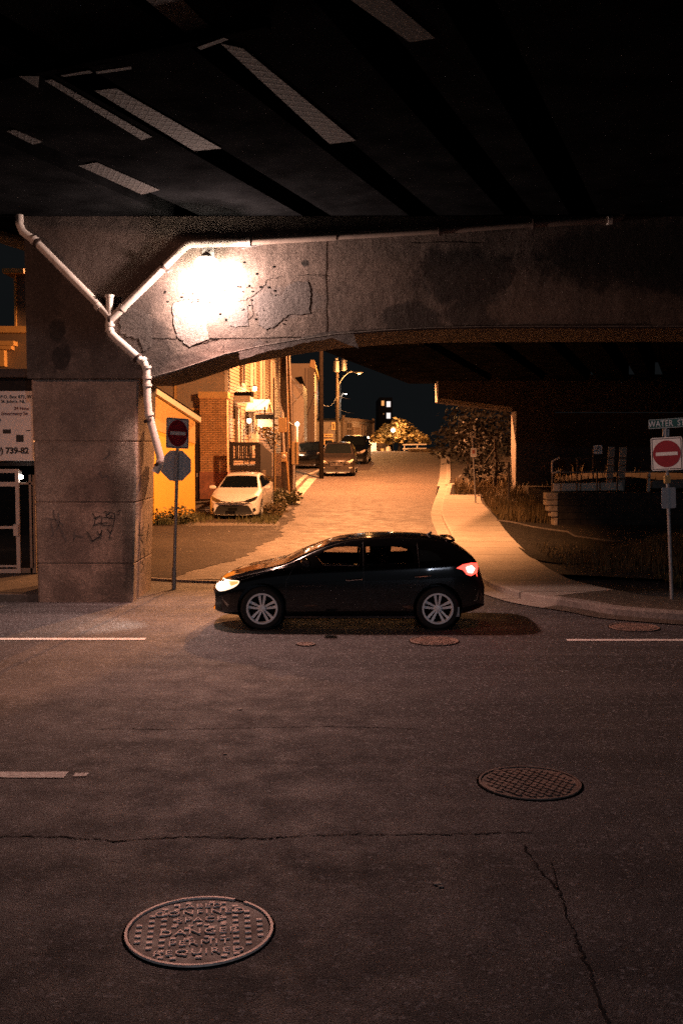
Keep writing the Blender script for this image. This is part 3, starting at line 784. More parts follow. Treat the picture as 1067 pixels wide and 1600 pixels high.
mb = MB(); mb.box(xa - .035, xa + .03, Y2 - .03, Y2 + .02, 2.1, 2.14); mb.box(xa - .035, xa + .03, Y2 - .03, Y2 + .02, 3.75, 3.79); mb.build('strap', M['galv'], b2)

# ================================================================== LAMPS
def point(name, loc, power, col, rad, parent=None, spot=None, tgt=None):
    if spot:
        l = bpy.data.lights.new(name, 'SPOT'); l.spot_size = R(spot); l.spot_blend = .3 if spot > 150 else .6
    else: l = bpy.data.lights.new(name, 'POINT')
    l.energy = power; l.color = col; l.shadow_soft_size = rad
    o = bpy.data.objects.new(name, l); C.objects.link(o); o.location = loc
    if spot:
        d = (Vector(tgt) - Vector(loc)); o.rotation_euler = d.to_track_quat('-Z', 'Y').to_euler()
    if parent is not None: o.location = Vector(loc) - parent.location; o.parent = parent
    return o
E_WHITE = emit('lit_warm_globe', (1, .80, .62), 60); E_SOD = emit('lit_sodium_lens', (1, .42, .12), 45); E_COOL = emit('lit_cool_lens', (1, .93, .85), 30)
E_PORCH = emit('lit_porch_globe', (1, .62, .36), 110)
POW = dict(wall=520, flood=1550, deck=8200, hill=25000, far=3600, porch=130, rear=2500, near=1750)
# wall lamp on the beam
lp = W(323, 412, 17.05)
t = thing('wall_lamp', 'glaring white lamp mounted on the concrete beam between the pipes', 'wall lamp', (lp.x, 17.35, lp.z))
mb = MB(); mb.box(lp.x-.10, lp.x+.10, 17.29, 17.35, lp.z-.02, lp.z+.30); mb.bar((lp.x, 17.32, lp.z+.22), (lp.x, lp.y, lp.z+.17), .05, .05)
mb.lathe([(0, .17), (.06, .17), (.10, .12), (.11, .10), (.0, .10)], (lp.x, lp.y, lp.z), n=20); mb.build('housing', M['galv'], t)
mb = MB(); mb.lathe([(0, -.24), (.10, -.22), (.18, -.13), (.205, -.01), (.17, .07), (.13, .098), (0, .099)], (lp.x, lp.y + .02, lp.z), n=28); g = mb.build('globe', E_WHITE, t, smooth=True)
point('lamp_light', (lp.x + .05, lp.y - .02, lp.z - .30), POW['wall'], (1, .68, .58), .07, t)
point('flood_light', (lp.x, lp.y - .27, lp.z - .12), POW['flood'], (1, .46, .36), .07, t, 125, (lp.x + .9, lp.y - 3.6, 0))
# lamp hung under the deck behind the beam (lights the mouth of the side street)
def deck_lamp(loc, label, power, col):
    t = thing('hanging_lamp', label, 'lamp', loc); x, y, z = loc
    mb = MB(); mb.tube([(x, y, z+.2), (x, y, dz_(y)+.01)], .03, 8); mb.lathe([(0, .22), (.06, .21), (.22, .05), (.23, .0), (.21, .0), (.0, .12)], loc, n=24); mb.build('housing', M['galv'], t)
    mb = MB(); mb.lathe([(0, -.03), (.1, -.02), (.17, .03), (0, .04)], loc, n=20); mb.build('lens', E_SOD, t, smooth=True)
    point('lamp_light', (x, y, z - .12), power, col, .16, t, 170, (x - 2.6, y + .8, z - 4.2))
deck_lamp((.35, 28.2, 6.0), 'bell lamp hanging under the bridge deck behind the beam', POW['deck'], (1, .41, .15))
def street_lamp(base, h, arm, label, power, col, lens, pole_m='wood_pole', r=.13, group=None, fix=None):
    """wooden pole with a curved steel arm and a cobra head; arm = (dx,dy)"""
    t = thing('street_lamp', label, 'street lamp', base, 0, group); x, y, z = base
    mb = MB(); mb.tube([(x, y, z-.3), (x, y, z+h*.5), (x, y, z+h+1.2)], [r, r*.9, r*.75], 10); mb.build('pole', M[pole_m], t, smooth=True)
    ax, ay = arm; a0 = Vector((x, y, z+h-1.1)); a3 = Vector((x+ax, y+ay, z+h))
    P = cr([a0, a0.lerp(a3, .3) + Vector((0, 0, .45)), a0.lerp(a3, .7) + Vector((0, 0, .42)), a3], 5)
    mb = MB(); mb.tube(P, .035, 8); mb.build('arm', M['galv'], t, smooth=True)
    d = Vector((ax, ay, 0)).normalized(); s = Vector((-d.y, d.x, 0))
    mb = MB(); c = a3 + d*.22
    vs = []
    for k, (u, w, zt_, zb_) in enumerate([(-.3, .05, .05, -.03), (-.1, .12, .09, -.05), (.12, .15, .10, -.05), (.3, .11, .07, -.04), (.38, .04, .03, -.02)]):
        for (ss, zz) in ((-1, zb_), (1, zb_), (1, zt_*.5), (.5, zt_), (-.5, zt_), (-1, zt_*.5)): vs.append(c + d*u + s*w*ss + Vector((0, 0, zz)))
    fs = [tuple(range(6)), tuple(range(29, 23, -1))]
    for i in range(4):
        for k in range(6): fs.append((i*6+k, i*6+(k+1) % 6, (i+1)*6+(k+1) % 6, (i+1)*6+k))
    mb.add(vs, fs); mb.build('lamp_head', M['galv'], t, smooth=True)
    mb = MB(); mb.lathe([(0, -.13), (.08, -.11), (.13, -.045), (0, -.04)], c + d*.05, n=16); mb.build('lens', lens, t, smooth=True)
    if power: point('lamp_light', (c.x, c.y, c.z - .22), power, col, .12, t, *(fix or ()))
    return t
# tall dark pole left of the side street; its lamp sits above the view, behind the beam
pb = Vector((-1.02, 52.0, gz(52)))
street_lamp(pb, 8.3, (1.6, -4.6), 'tall dark utility pole beside the parked sport utility car, lamp above the beam', POW['hill'], (1, .37, .13), E_SOD, 'dark_pole', r=.12)
# visible sodium lamp on the hill
q = W(560, 584, 80); q0 = W(527, 700, 80)
street_lamp((q0.x, 80, gz(80)), q.z - gz(80), (q.x - q0.x - .2, -1.0), 'glowing orange street lamp on a wooden pole up the hill', POW['far'], SODIUM, E_SOD, r=.14)
q = W(540, 616, 112); q0 = W(531, 700, 112)
street_lamp((q0.x, 112, gz(112)), q.z - gz(112), (q.x - q0.x - .1, -1.5), 'farther white street lamp, small above the houses', 500, (1, .85, .7), E_COOL, r=.14)
# transformer cans and crossarm on the hill pole
t = thing('transformer', 'grey transformer cans on the pole of the orange street lamp', 'transformer', W(527, 577, 79.7))
for px, py in ((525.5, 572), (537, 570)):
    p = W(px, py, 79.6); mb = MB(); mb.lathe([(0, -.45), (.22, -.45), (.22, .35), (.12, .45), (.12, .6), (0, .6)], p, n=14); mb.build('can', M['galv'], t, smooth=True)
mb = MB(); mb.bar(W(522, 575, 79.8), W(540, 574, 79.8), .1, .12); mb.build('crossarm', M['wood_pole'], t)
# street lamps behind the camera, along the near side of the main street
street_lamp((6.5, -22.5, 0), 7.6, (.0, 2.2), 'street lamp behind the viewer on the near side of the main street', POW['rear'], (.74, .82, 1), E_WHITE)
street_lamp((-15.0, 4.6, 0), 7.2, (.0, 2.4), 'street lamp off to the left on the near side of the main street', POW['near'], (1, .48, .32), E_SOD, fix=(64, (-4, 15.5, .2)))

# ================================================================== PIPES ON THE PIER
YP = 17.27
def pp(x, y, Y=YP): return W(x, y, Y)
t = thing('drain_pipe', 'white plastic drain pipe forming a Y on the concrete pier', 'drain pipe', pp(172, 495))
def ptube(pxs, nm='pipe', r=.066, sm=2, m='pvc'):
    P = [pp(*p) for p in pxs]; mb = MB(); mb.tube(P, r, 14); return mb.build(nm, M[m], t, smooth=True)
ptube([(31, 325), (31, 350), (36, 362), (56, 377)]); ptube([(60, 381), (166, 488), (172, 496)])
ptube([(172, 500), (185, 488), (283, 392), (292, 384), (300, 381), (385, 379)])
ptube([(172, 461), (172, 500)], r=.062)
ptube([(172, 497), (171, 512), (174, 521), (183, 530), (216, 559), (226, 568), (229.5, 578), (230, 600), (231, 628), (233, 648), (251, 715), (249.5, 726), (243, 738)])
ptube([(380, 379), (395, 377.5), (525, 370)], r=.060, m='pvc_dim'); ptube([(525, 370), (700, 360), (832, 350)], r=.050, m='pvc_dim'); ptube([(832, 350), (955, 343), (968, 340), (973, 333), (973, 316)], r=.062, m='pvc_dim')
def collar(a, b, r=.079, m='pvc', nm='collar'):
    mb = MB(); mb.tube([pp(*a), pp(*b)], r, 16); mb.build(nm, M[m], t, smooth=True)
for a, b in (((152, 476), (157, 481)), ((190, 483), (194, 479)), ((172, 506), (172, 510)), ((172, 515), (172.5, 518)), ((386, 378.6), (391, 378.3)), ((172, 461), (172, 465)), ((229.6, 572), (230, 576)), ((230, 588), (230.2, 592)), ((230.4, 600), (230.6, 604)), ((948, 344), (955, 343.6)), ((52, 373.5), (56, 377)), ((233, 646), (234, 650)), ((222, 562), (226, 566))):
    collar(a, b)
for a, b in (((57, 378.5), (60, 381)), ((255, 419), (258, 416)), ((214, 557), (217, 560)), ((232, 655), (233.2, 659)), ((170, 499), (174, 499)), ((684, 361.5), (688, 361)), ((831, 350.4), (834, 350.2)), ((247, 722), (250, 726))):
    collar(a, b, .084, 'strap', 'strap')
mb = MB(); p = pp(391, 372)
for k in range(3): mb.tube([pp(384 + k*4, 384), pp(384 + k*4, 370)], .012, 6)
mb.bar(pp(378, 388), pp(412, 381), .03, .02); mb.bar(pp(262, 425), pp(270, 421), .03, .02); mb.build('bracket', M['galv'], t)

# ================================================================== SIGNS
def sign_post(name, label, base, top, r, lean=(0, 0)):
    t = thing(name, label, 'sign', base)
    mb = MB(); mb.tube([base, top], r, 10); mb.build('post', M['galv'], t, smooth=True)
    return t
def plate(w, h, th, cr_=.03, n=4):
    P = []
    for cx_, cz_, a0 in ((w/2-cr_, h/2-cr_, 0), (-w/2+cr_, h/2-cr_, 90), (-w/2+cr_, -h/2+cr_, 180), (w/2-cr_, -h/2+cr_, 270)):
        for k in range(n+1):
            a = R(a0 + 90*k/n); P.append((cx_ + cr_*math.cos(a), cz_ + cr_*math.sin(a)))
    mb = MB(); mb.prism(P, -th/2, th/2); return mb
def circ(r, y0, y1, n=40): mb = MB(); mb.prism([(r*math.cos(2*math.pi*k/n), r*math.sin(2*math.pi*k/n)) for k in range(n)], y0, y1); return mb
def place(mb, c, yaw, tilt=0): return xform(mb, Matrix.Translation(c) @ Matrix.Rotation(R(yaw), 4, 'Z') @ Matrix.Rotation(R(tilt), 4, 'Y'))
def frame_mb(w, h, b, th):
    mb = MB()
    mb.box(-w/2, w/2, -th/2, th/2, h/2-b, h/2); mb.box(-w/2, w/2, -th/2, th/2, -h/2, -h/2+b)
    mb.box(-w/2, -w/2+b, -th/2, th/2, -h/2+b, h/2-b); mb.box(w/2-b, w/2, -th/2, th/2, -h/2+b, h/2-b); return mb
def do_not_enter(parent, c, s, yaw, tilt, hscale=1.0):
    mb = plate(s, s*hscale, .006, .03); place(mb, c, yaw, tilt); mb.build('sign_plate', M['white_sign'], parent)
    mb = frame_mb(s - .03, s*hscale - .03, .011, .002); xform(mb, Matrix.Translation((0, -.0045, 0))); place(mb, c, yaw, tilt); mb.build('sign_border', M['black_paint'], parent)
    mb = circ(s*.44, -.0075, -.0035); place(mb, c, yaw, tilt); mb.build('red_disc', M['red_sign'], parent)
    mb = MB(); mb.box(-s*.345, s*.345, -.0105, -.0077, -s*.055, s*.055); place(mb, c, yaw, tilt); mb.build('white_bar', M['white_sign'], parent)
# left assembly
b0 = GP(272, 921); top = W(279, 655, b0.y)
t = sign_post('road_sign', 'leaning post with a no-entry sign above the back of a stop sign', b0, top, .032)
Yl = b0.y
do_not_enter(t, W(277.8, 677, Yl - .06), .56, 52, 2, 1.0)
c8 = W(275.5, 727.5, Yl + .045); mb = MB(); rr = .305
P8 = [(rr*math.cos(R(22.5 + 45*k)), rr*math.sin(R(22.5 + 45*k))) for k in range(8)]
mb.prism(P8, -.004, .004); place(mb, c8, 22, 1); mb.build('stop_sign_back', M['sign_back'], t)
mb = MB(); mb.prism([(q[0]*.97, q[1]*.97) for q in P8], .0045, .0065); place(mb, c8, 22, 1); mb.build('stop_sign_face', M['red_sign'], t)
mb = MB(); mb.bar(W(273.5, 752, Yl - .036), W(277.0, 703, Yl - .036), .05, .012, (0, 1, 0)); mb.build('bracket', M['galv'], t)
mb = MB(); mb.tube([b0 - Vector((0, 0, .05)), b0 + Vector((.012, 0, .42))], .043, 10); mb.build('post_sleeve', M['galv'], t, smooth=True)
# right assembly
b1 = GP(1049, 938, .12); Yr = b1.y; top = W(1039, 664, Yr)
t = sign_post('road_sign', 'leaning post with a green street name blade above a no-entry sign', b1, top, .030)
c = W(1041, 709, Yr - .06); do_not_enter(t, c, .50, -27, -3.2, 1.08)
c = W(1040.8, 661.5, Yr - .03); yaw = -10
mb = plate(.575, .155, .006, .015); place(mb, c, yaw, -3.5); mb.build('name_blade', M['green_sign'], t)
mb = frame_mb(.565, .145, .006, .002); xform(mb, Matrix.Translation((0, -.0045, 0))); place(mb, c, yaw, -3.5); mb.build('blade_border', M['white_sign'], t)
q = text_mb('WATER  ST', .125, .0012, .001, 1.08); xform(q, Matrix.Rotation(math.pi/2, 4, 'X')); xform(q, Matrix.Translation((0, -.0045, -.004)) @ Matrix.Diagonal((.86, 1, 1.12, 1))); place(q, c, yaw, -3.5); q.build('lettering', M['white_sign'], t)
mb = MB(); mb.obox(W(1039.5, 676, Yr), (.05, 0, 0), (0, .02, 0), (0, 0, .06)); mb.build('bracket', M['galv'], t)
c = W(1041.5, 749, Yr - .04); mb = plate(.10, .13, .05, .01); place(mb, c, 10, -3); mb.build('reflector', M['ochre'], t)
c = W(1044, 778, Yr - .045); mb = plate(.255, .345, .006, .03); place(mb, c, 12, -2); mb.build('sign_back', M['sign_back'], t)
mb = MB(); mb.bar(W(1043, 793, Yr - .055), W(1041.8, 762, Yr - .055), .03, .012, (0, 1, 0)); mb.build('bracket', M['galv'], t)
# parking sign on the verge
def no_parking(parent, c, s, yaw=0, h=1.0):
    mb = plate(s, s*h, .006, .02); place(mb, c, yaw); mb.build('sign_plate', M['white_sign'], parent)
    mb = MB(); disc_ring(mb, s*.28, s*.34, 0, .003, n=32); xform(mb, Matrix.Translation((0, -.004, .04*s)) @ Matrix.Rotation(math.pi/2, 4, 'X')); place(mb, c, yaw); mb.build('ring', M['black_paint'], parent)
    q = text_mb('P', s*.5, .001, .004); xform(q, Matrix.Translation((0, -.0045, .03*s)) @ Matrix.Rotation(math.pi/2, 4, 'X')); place(q, c, yaw); q.build('lettering', M['black_paint'], parent)
    mb = MB(); mb.obox((0, -.006, .04*s), (s*.25, 0, s*.25), (0, .001, 0), (-.012, 0, .012)); place(mb, c, yaw); mb.build('slash', M['black_paint'], parent)
bq = W(743, 757, 39.8); bq.z = gz(39.8) + .1
t = sign_post('parking_sign', 'slim post with a small square parking sign above a white plate', bq, W(737.5, 676, 39.8), .03)
no_parking(t, W(738, 679.5, 39.7), .215, 10)
c = W(739.5, 707, 39.7); mb = plate(.24, .35, .006, .02); place(mb, c, 8); mb.build('notice_plate', M['white_sign'], t)
mb = MB(); mb.obox((-.0, -.005, .03), (.055, 0, 0), (0, .001, 0), (0, 0, .07)); place(mb, c, 8); mb.build('red_mark', simple('faded_red', (.55,.18,.12), .6), t)

# ================================================================== CARS
def smooth_table(xs, tab, sig=.05):
    out = []
    tx = [a for a, _ in tab]; tz = [b for _, b in tab]
    for x in xs:
        s = w = 0
        for k in range(-4, 5):
            g = math.exp(-(k/2)**2/2); xx = min(max(x + k*sig/2, tx[0]), tx[-1]); s += g*np.interp(xx, tx, tz); w += g
        out.append(float(s/w))
    return out
def mesh_from(v, f):
    me = bpy.data.meshes.new('m'); me.from_pydata(v, [], f); return me
def car_shell(S):
    L = S['L']; base = fr(0, L, .045)
    xs = sorted(set([0, .012, .03, .06] + base + [L-.012, L-.03, L-.06]))
    top = smooth_table(xs, S['top'], S.get('sig', .05)); belt = smooth_table(xs, S['belt'], .05); bot = smooth_table(xs, S['bot'], .04)
    wid = smooth_table(xs, S['wid'], .02); wr = smooth_table(xs, S['roofw'], .07)
    rings = []
    for i, x in enumerate(xs):
        zb, bz_, tz, w, r_ = bot[i], min(belt[i], top[i]-.015), top[i], wid[i], wr[i]
        h = bz_ - zb
        k = min(1, max(0, (tz - bz_)/.35))
        pts = [(0, zb), (.8*w, zb), (.965*w, zb + .05*min(1, h/.4)), (w*.995, zb + h*.38), (w, zb + h*.62), (w*.985, zb + h*.86), (w*.95, bz_),
               (lerp(w*.95, r_, .55), lerp(bz_, tz, .55 - .1*(1-k))), (r_*1.0, tz - .055*k - .006), (r_*.86, tz - .018*k), (r_*.45, tz), (0, tz + .006)]
        full = cr([(0, p[0], p[1]) for p in pts], 3)
        half = [(x, q.y, q.z) for q in full]
        rings.append(half)
    # bulge noses in plan: pull the outer side of the end rings back
    v = []; f = []; n = len(rings[0]); m = 2*n - 2
    for i, rg in enumerate(rings):
        x = xs[i]
        ring = []
        for (xx, y, z) in rg:
            e = S.get('nose', .16)*max(0, 1 - x/.55)*(abs(y)/.8)**2.4 - S.get('tail', .10)*max(0, 1 - (L-x)/.4)*(abs(y)/.8)**2.4
            ring.append((xx + e, y, z))
        left = [(a, -y, z) for (a, y, z) in ring[1:-1]][::-1]
        v += ring + left
    for i in range(len(rings)-1):
        for k in range(m): f.append((i*m+k, i*m+(k+1) % m, (i+1)*m+(k+1) % m, (i+1)*m+k))
    # end caps as strips between left and right halves
    for i0, flip in ((0, False), (len(rings)-1, True)):
        b = i0*m
        f.append((b, b+1, b+m-1))
        for k in range(1, n-2): f.append((b+k, b+k+1, b+m-k-1, b+m-k))
        f.append((b+n-2, b+n-1, b+m-n+2))
    return v, f
def proj_panel(bvh, poly, axis, off=.006, sub=4, nm='panel', m=None, parent=None, shift=None, smooth=True, maxd=None):
    """polygon given in the plane across `axis`, projected onto the body"""
    dirs = {'-y': Vector((0,1,0)), '+y': Vector((0,-1,0)), '-x': Vector((1,0,0)), '+x': Vector((-1,0,0)), '+z': Vector((0,0,-1))}; d = dirs[axis]
    bm = bmesh.new(); vs = []
    for a, b in poly:
        p = {'y': (a, 0, b), 'x': (0, a, b), 'z': (a, b, 0)}[axis[1]]; vs.append(bm.verts.new(p))
    bm.faces.new(vs); bmesh.ops.triangulate(bm, faces=bm.faces)
    for _ in range(7):
        es = [e for e in bm.edges if e.calc_length() > .06]
        if not es: break
        bmesh.ops.subdivide_edges(bm, edges=es, cuts=1); bmesh.ops.triangulate(bm, faces=bm.faces)
    bmesh.ops.triangulate(bm, faces=bm.faces)
    mb = MB(); idx = {}; 
    for v in bm.verts:
        o = v.co - d*6; hit = bvh.ray_cast(o, d)
        if hit[0] is None: continue
        nrm = hit[1]
        if nrm.dot(d) > 0: nrm = -nrm
        idx[v.index if False else v] = len(mb.v); mb.v.append(tuple(hit[0] + nrm*off + (Vector(shift) if shift else Vector((0,0,0)))))
    for fc in bm.faces:
        if all(v in idx for v in fc.verts):
            ids = [idx[v] for v in fc.verts]
            if maxd and max((Vector(mb.v[a]) - Vector(mb.v[b])).length for a in ids for b in ids) > maxd: continue
            mb.f.append(tuple(ids))
    bm.free()
    return mb.build(nm, m, parent, smooth=smooth, local=True)
def seam(bvh, pts, axis, w=.008, off=.002, nm='door_seam', m=None, parent=None):
    dirs = {'-y': Vector((0,1,0)), '-x': Vector((1,0,0))}; d = dirs[axis]; P = []
    for a, b in zip(pts, pts[1:]):
        L = math.hypot(b[0]-a[0], b[1]-a[1]); n = max(1, int(L/.05))
        for k in range(n): P.append((lerp(a[0], b[0], k/n), lerp(a[1], b[1], k/n)))
    P.append(pts[-1]); Q = []
    for a, b in P:
        o = (Vector((a, 0, b)) if axis == '-y' else Vector((0, a, b))) - d*6; h = bvh.ray_cast(o, d)
        if h[0]: Q.append(h[0] - d*off)
    mb = MB()
    for a, b in zip(Q, Q[1:]):
        if (b-a).length > .2 or (b-a).length < 1e-4: continue
        mb.bar(a, b, w, .004, d)
    return mb.build(nm, m or M['blackplastic'], parent, local=True)
def wheel(parent, x, y, r, rimr, spokes, side, bright='rim', w=.20):
    c = (x, y, r)
    mb = MB(); mb.lathe([(rimr, -w/2), (r-.03, -w/2), (r-.006, -w/2+.025), (r, -w/2+.05), (r, w/2-.05), (r-.006, w/2-.025), (r-.03, w/2), (rimr, w/2), (rimr, -w/2)], (0,0,0), 'y', 40)
    wh = mb.build('wheel', M['tyre'], parent, local=True, smooth=True); wh.location = c
    s = side; fy = s*(w/2)
    mb = MB(); mb.lathe([(rimr+.004, fy - s*.03), (rimr+.006, fy + s*.004), (rimr-.018, fy + s*.004), (rimr-.026, fy - s*.05)], (0,0,0), 'y', 40)
    a0 = .12
    for k in range(spokes):
        a = 2*math.pi*k/spokes + math.pi/2
        for dd in (-1, 1):
            ai = a + dd*.10; ao = a + dd*.20
            ri, ro = .045, rimr - .012
            p = Vector((ri*math.cos(a + dd*.35), fy - s*.025, ri*math.sin(a + dd*.35))); q = Vector((ro*math.cos(ao), fy - s*.012, ro*math.sin(ao)))
            sd = Vector((-math.sin(a), 0, math.cos(a)))
            w0, w1 = .012, .021
            vs = [p - sd*w0, p + sd*w0, q + sd*w1, q - sd*w1]
            mb.add(vs + [v_ - Vector((0, s*.03, 0)) for v_ in vs], [(0,1,2,3), (7,6,5,4), (0,4,5,1), (1,5,6,2), (2,6,7,3), (3,7,4,0)])
    mb.lathe([(0, fy - s*.004), (.045, fy - s*.008), (.055, fy - s*.03), (.05, fy-s*.05)], (0,0,0), 'y', 20)
    mb.build('rim', M[bright], wh, local=True)
    mb = MB(); mb.lathe([(0, fy - s*.07), (rimr-.01, fy - s*.07)], (0,0,0), 'y', 32); mb.lathe([(0, fy - s*.062), (rimr*.62, fy - s*.062), (rimr*.62, fy - s*.068)], (0,0,0), 'y', 24); mb.build('brake_disc', M['tar'], wh, local=True)
    return wh
def bool_cut(o, cutters):
    for c in cutters:
        md = o.modifiers.new('b', 'BOOLEAN'); md.operation = 'DIFFERENCE'; md.solver = 'EXACT'; md.use_self = True; md.object = c
    dg = bpy.context.evaluated_depsgraph_get(); me = bpy.data.meshes.new_from_object(o.evaluated_get(dg))
    o.modifiers.clear(); old = o.data; o.data = me; me.name = old.name
    for c in cutters:
        d_ = c.data; bpy.data.objects.remove(c); bpy.data.meshes.remove(d_)
def cyl_cut(x, z, r, y0, y1):
    mb = MB(); mb.tube([(x, y0, z), (x, y1, z)], r, 40); return mb.build('cut', None, local=True)
def car(name, label, S, loc, rz, pitch=0, group=None):
    t = thing(name, label, S['cat'], loc, rz, group); t.rotation_euler = (0, pitch, rz)
    t.rotation_mode = 'XYZ'
    ctr = bpy.data.objects.new  # noqa
    v, f = car_shell(S); ox = S['L']/2
    me = mesh_from(v, f); bm = bmesh.new(); bm.from_mesh(me); bmesh.ops.recalc_face_normals(bm, faces=bm.faces)
    if bm.calc_volume(signed=True) < 0: bmesh.ops.reverse_faces(bm, faces=bm.faces)
    bm.to_mesh(me); bm.free()
    bvh = BVHTree.FromPolygons([Vector(q) for q in v], f)
    body = bpy.data.objects.new('body', me); C.objects.link(body); body.parent = t; me.name = 'body'; me.materials.append(M[S['paint']])
    cuts = []
    if S.get('windows'):
        bm = bmesh.new(); bm.from_mesh(me)
        # hollow: add an inner copy with flipped normals
        g = bmesh.ops.duplicate(bm, geom=bm.verts[:] + bm.edges[:] + bm.faces[:])
        vs = [e for e in g['geom'] if isinstance(e, bmesh.types.BMVert)]; fs = [e for e in g['geom'] if isinstance(e, bmesh.types.BMFace)]
        for q in vs: q.co = Vector((lerp(q.co.x, S['L']/2, .035), q.co.y*.94, lerp(q.co.z, .75, .075)))
        bmesh.ops.reverse_faces(bm, faces=fs); bm.to_mesh(me); bm.free()
        for wp in S['windows']:
            mb = MB(); mb.prism(wp, -1.2, 1.2); cuts.append(mb.build('cut', None, local=True))
    for wx in S['wheels']:
        for sgn in (-1, 1):
            y0, y1 = (-1.3, -.50) if sgn < 0 else (.50, 1.3)
            cuts.append(cyl_cut(wx, S['wr'] + .015, S['wr'] + .045, y0, y1))
    for c in cuts: c.parent = t
    bpy.context.view_layer.update()
    bool_cut(body, cuts)
    for p in body.data.polygons: p.use_smooth = True
    body.data.set_sharp_from_angle(angle=R(32))
    mb = MB(); x0, x1 = S['wheels']
    for wx in S['wheels']:
        for sgn in (-1, 1): mb.lathe([(.0, sgn*.52), (S['wr'] + .05, sgn*.52), (S['wr'] + .05, sgn*(S['W'] - .06))], (wx, 0, S['wr'] + .015), 'y', 30)
    mb.build('wheel_well', M['blackplastic'], t, local=True)
    for wx in S['wheels']:
        for sgn in (-1, 1): wheel(t, wx, sgn*(S['W'] - .115), S['wr'], S['rimr'], 5, sgn, S.get('rimm', 'rim'))
    return t, bvh, body
def shift_car(t, S):
    """place the car's origin at its middle"""
    for k_ in kids(t): k_.location.x -= S['L']/2

# ---- the black hatchback crossing in front
YC = 15.62
x0c = -1.945
S = dict(cat='car', L=4.10, W=.85, paint='p_black', wr=.315, rimr=.222, wheels=(.79, 3.345),
  top=[(0,.50),(.02,.56),(.06,.63),(.14,.70),(.28,.765),(.6,.85),(.95,.92),(1.12,.965),(1.4,1.10),(1.7,1.225),(2.0,1.305),(2.35,1.345),(2.7,1.355),(3.1,1.34),(3.42,1.305),(3.58,1.265),(3.70,1.19),(3.84,1.09),(3.98,.97),(4.03,.88),(4.07,.70),(4.10,.50)],
  belt=[(0,.46),(.06,.60),(.28,.73),(.95,.87),(1.3,.905),(2.2,.935),(3.2,.975),(3.7,1.00),(3.95,.93),(4.07,.62),(4.10,.46)],
  bot=[(0,.26),(.1,.22),(.5,.19),(1.5,.185),(3.0,.19),(3.7,.22),(4.0,.28),(4.1,.32)],
  wid=[(0,.60),(.03,.67),(.10,.74),(.25,.80),(.5,.835),(.9,.85),(3.2,.85),(3.6,.83),(3.85,.79),(4.0,.74),(4.06,.69),(4.10,.62)],
  roofw=[(0,.50),(.3,.66),(.95,.74),(1.2,.72),(1.7,.62),(2.1,.58),(3.3,.57),(3.66,.56),(3.9,.60),(4.1,.55)])
def cx_(px): return (px - 533.5)/F*14.95 - x0c
def cz_(py): return CAMZ + ray(0, py)[1]*14.95
wf = [(494, 869), (505, 880), (560, 880.5), (562, 855), (542, 854), (522, 856), (507, 861)]
wrr = [(572, 880), (572, 854.5), (600, 853.5), (626, 855), (640, 859), (646, 864), (645, 878)]
wq = [(655, 876), (655, 859), (672, 861), (684, 867), (690, 874)]
S['windows'] = [[(cx_(a), cz_(b)) for a, b in w_] for w_ in (wf, wrr)]
t, bvh, body = car('hatchback_car', 'black five-door hatchback driving left across the street with its headlight on', S, (x0c, YC, 0), 0)
def cpoly(px): return [(cx_(a), cz_(b)) for a, b in px]
for sgn in ('-y', '+y'):
    for w_ in (wf, wrr): proj_panel(bvh, [(a, b) for a, b in cpoly(w_)], sgn, .0005 if sgn == '-y' else -.002, nm='side_window', m=M['carglass'], parent=t)
    proj_panel(bvh, cpoly(wq), sgn, .004, nm='quarter_window', m=M['dark_glass'], parent=t)
# windscreen, rear window (seen as dark glass)
proj_panel(bvh, [(1.20, -.62), (1.20, .62), (1.95, .50), (1.95, -.50)], '+z', .004, nm='windscreen', m=M['dark_glass'], parent=t)
proj_panel(bvh, [(3.66, -.48), (3.66, .48), (3.94, .54), (3.94, -.54)], '+z', .004, nm='rear_window', m=M['dark_glass'], parent=t)
hl = cr([(cx_(336), 0, cz_(910)), (cx_(350), 0, cz_(906.5)), (cx_(372), 0, cz_(905.5)), (cx_(374), 0, cz_(909)), (cx_(366), 0, cz_(916)), (cx_(346), 0, cz_(923)), (cx_(334), 0, cz_(920))], 3, True)
E_HEAD = emit('lit_headlamp', (1, .66, .42), 2.0); E_AMB = emit('lit_side_marker', (1, .30, .06), 1.6); E_TAIL = emit('lit_tail_lamp', (1, .05, .03), 3.2); E_TAILH = emit('tail_lamp_core', (1, .45, .35), 9)
for sg in ('-y', '+y'):
    proj_panel(bvh, [(p.x, p.z) for p in hl], sg, .007, nm='headlight', m=E_HEAD, parent=t)
    proj_panel(bvh, cpoly([(357, 907), (373.5, 906.5), (373, 910), (362, 914)]), sg, .010, nm='marker_lamp', m=E_AMB, parent=t)
    tl = [(712, 886), (722, 880.5), (736, 879), (747, 881), (748, 886), (745, 894), (735, 898.5), (728, 896), (722, 889)]
    proj_panel(bvh, cpoly(tl), sg, .007, nm='tail_light', m=E_TAIL, parent=t)
    proj_panel(bvh, cpoly([(727, 885), (736, 883), (741, 888), (737, 894), (730, 893)]), sg, .011, nm='lamp_core', m=E_TAILH, parent=t)
    # fog lamp recess, bumper slots
    proj_panel(bvh, cpoly([(335, 946), (344, 944), (347, 953), (338, 956)]), sg, .006, nm='fog_lamp', m=M['blackplastic'], parent=t)
point('headlamp_glow', (x0c - .12, YC - .62, .62), 5, (1, .85, .7), .05); o = bpy.data.objects['headlamp_glow']
point('headlamp_beam', (x0c - .10, YC - .5, .66), 260, (1, .86, .72), .05, None, 70, (x0c - 8, YC - .2, .0))
point('tail_glow', (x0c + 4.20, YC - .72, .85), 4, (1, .06, .03), .06)
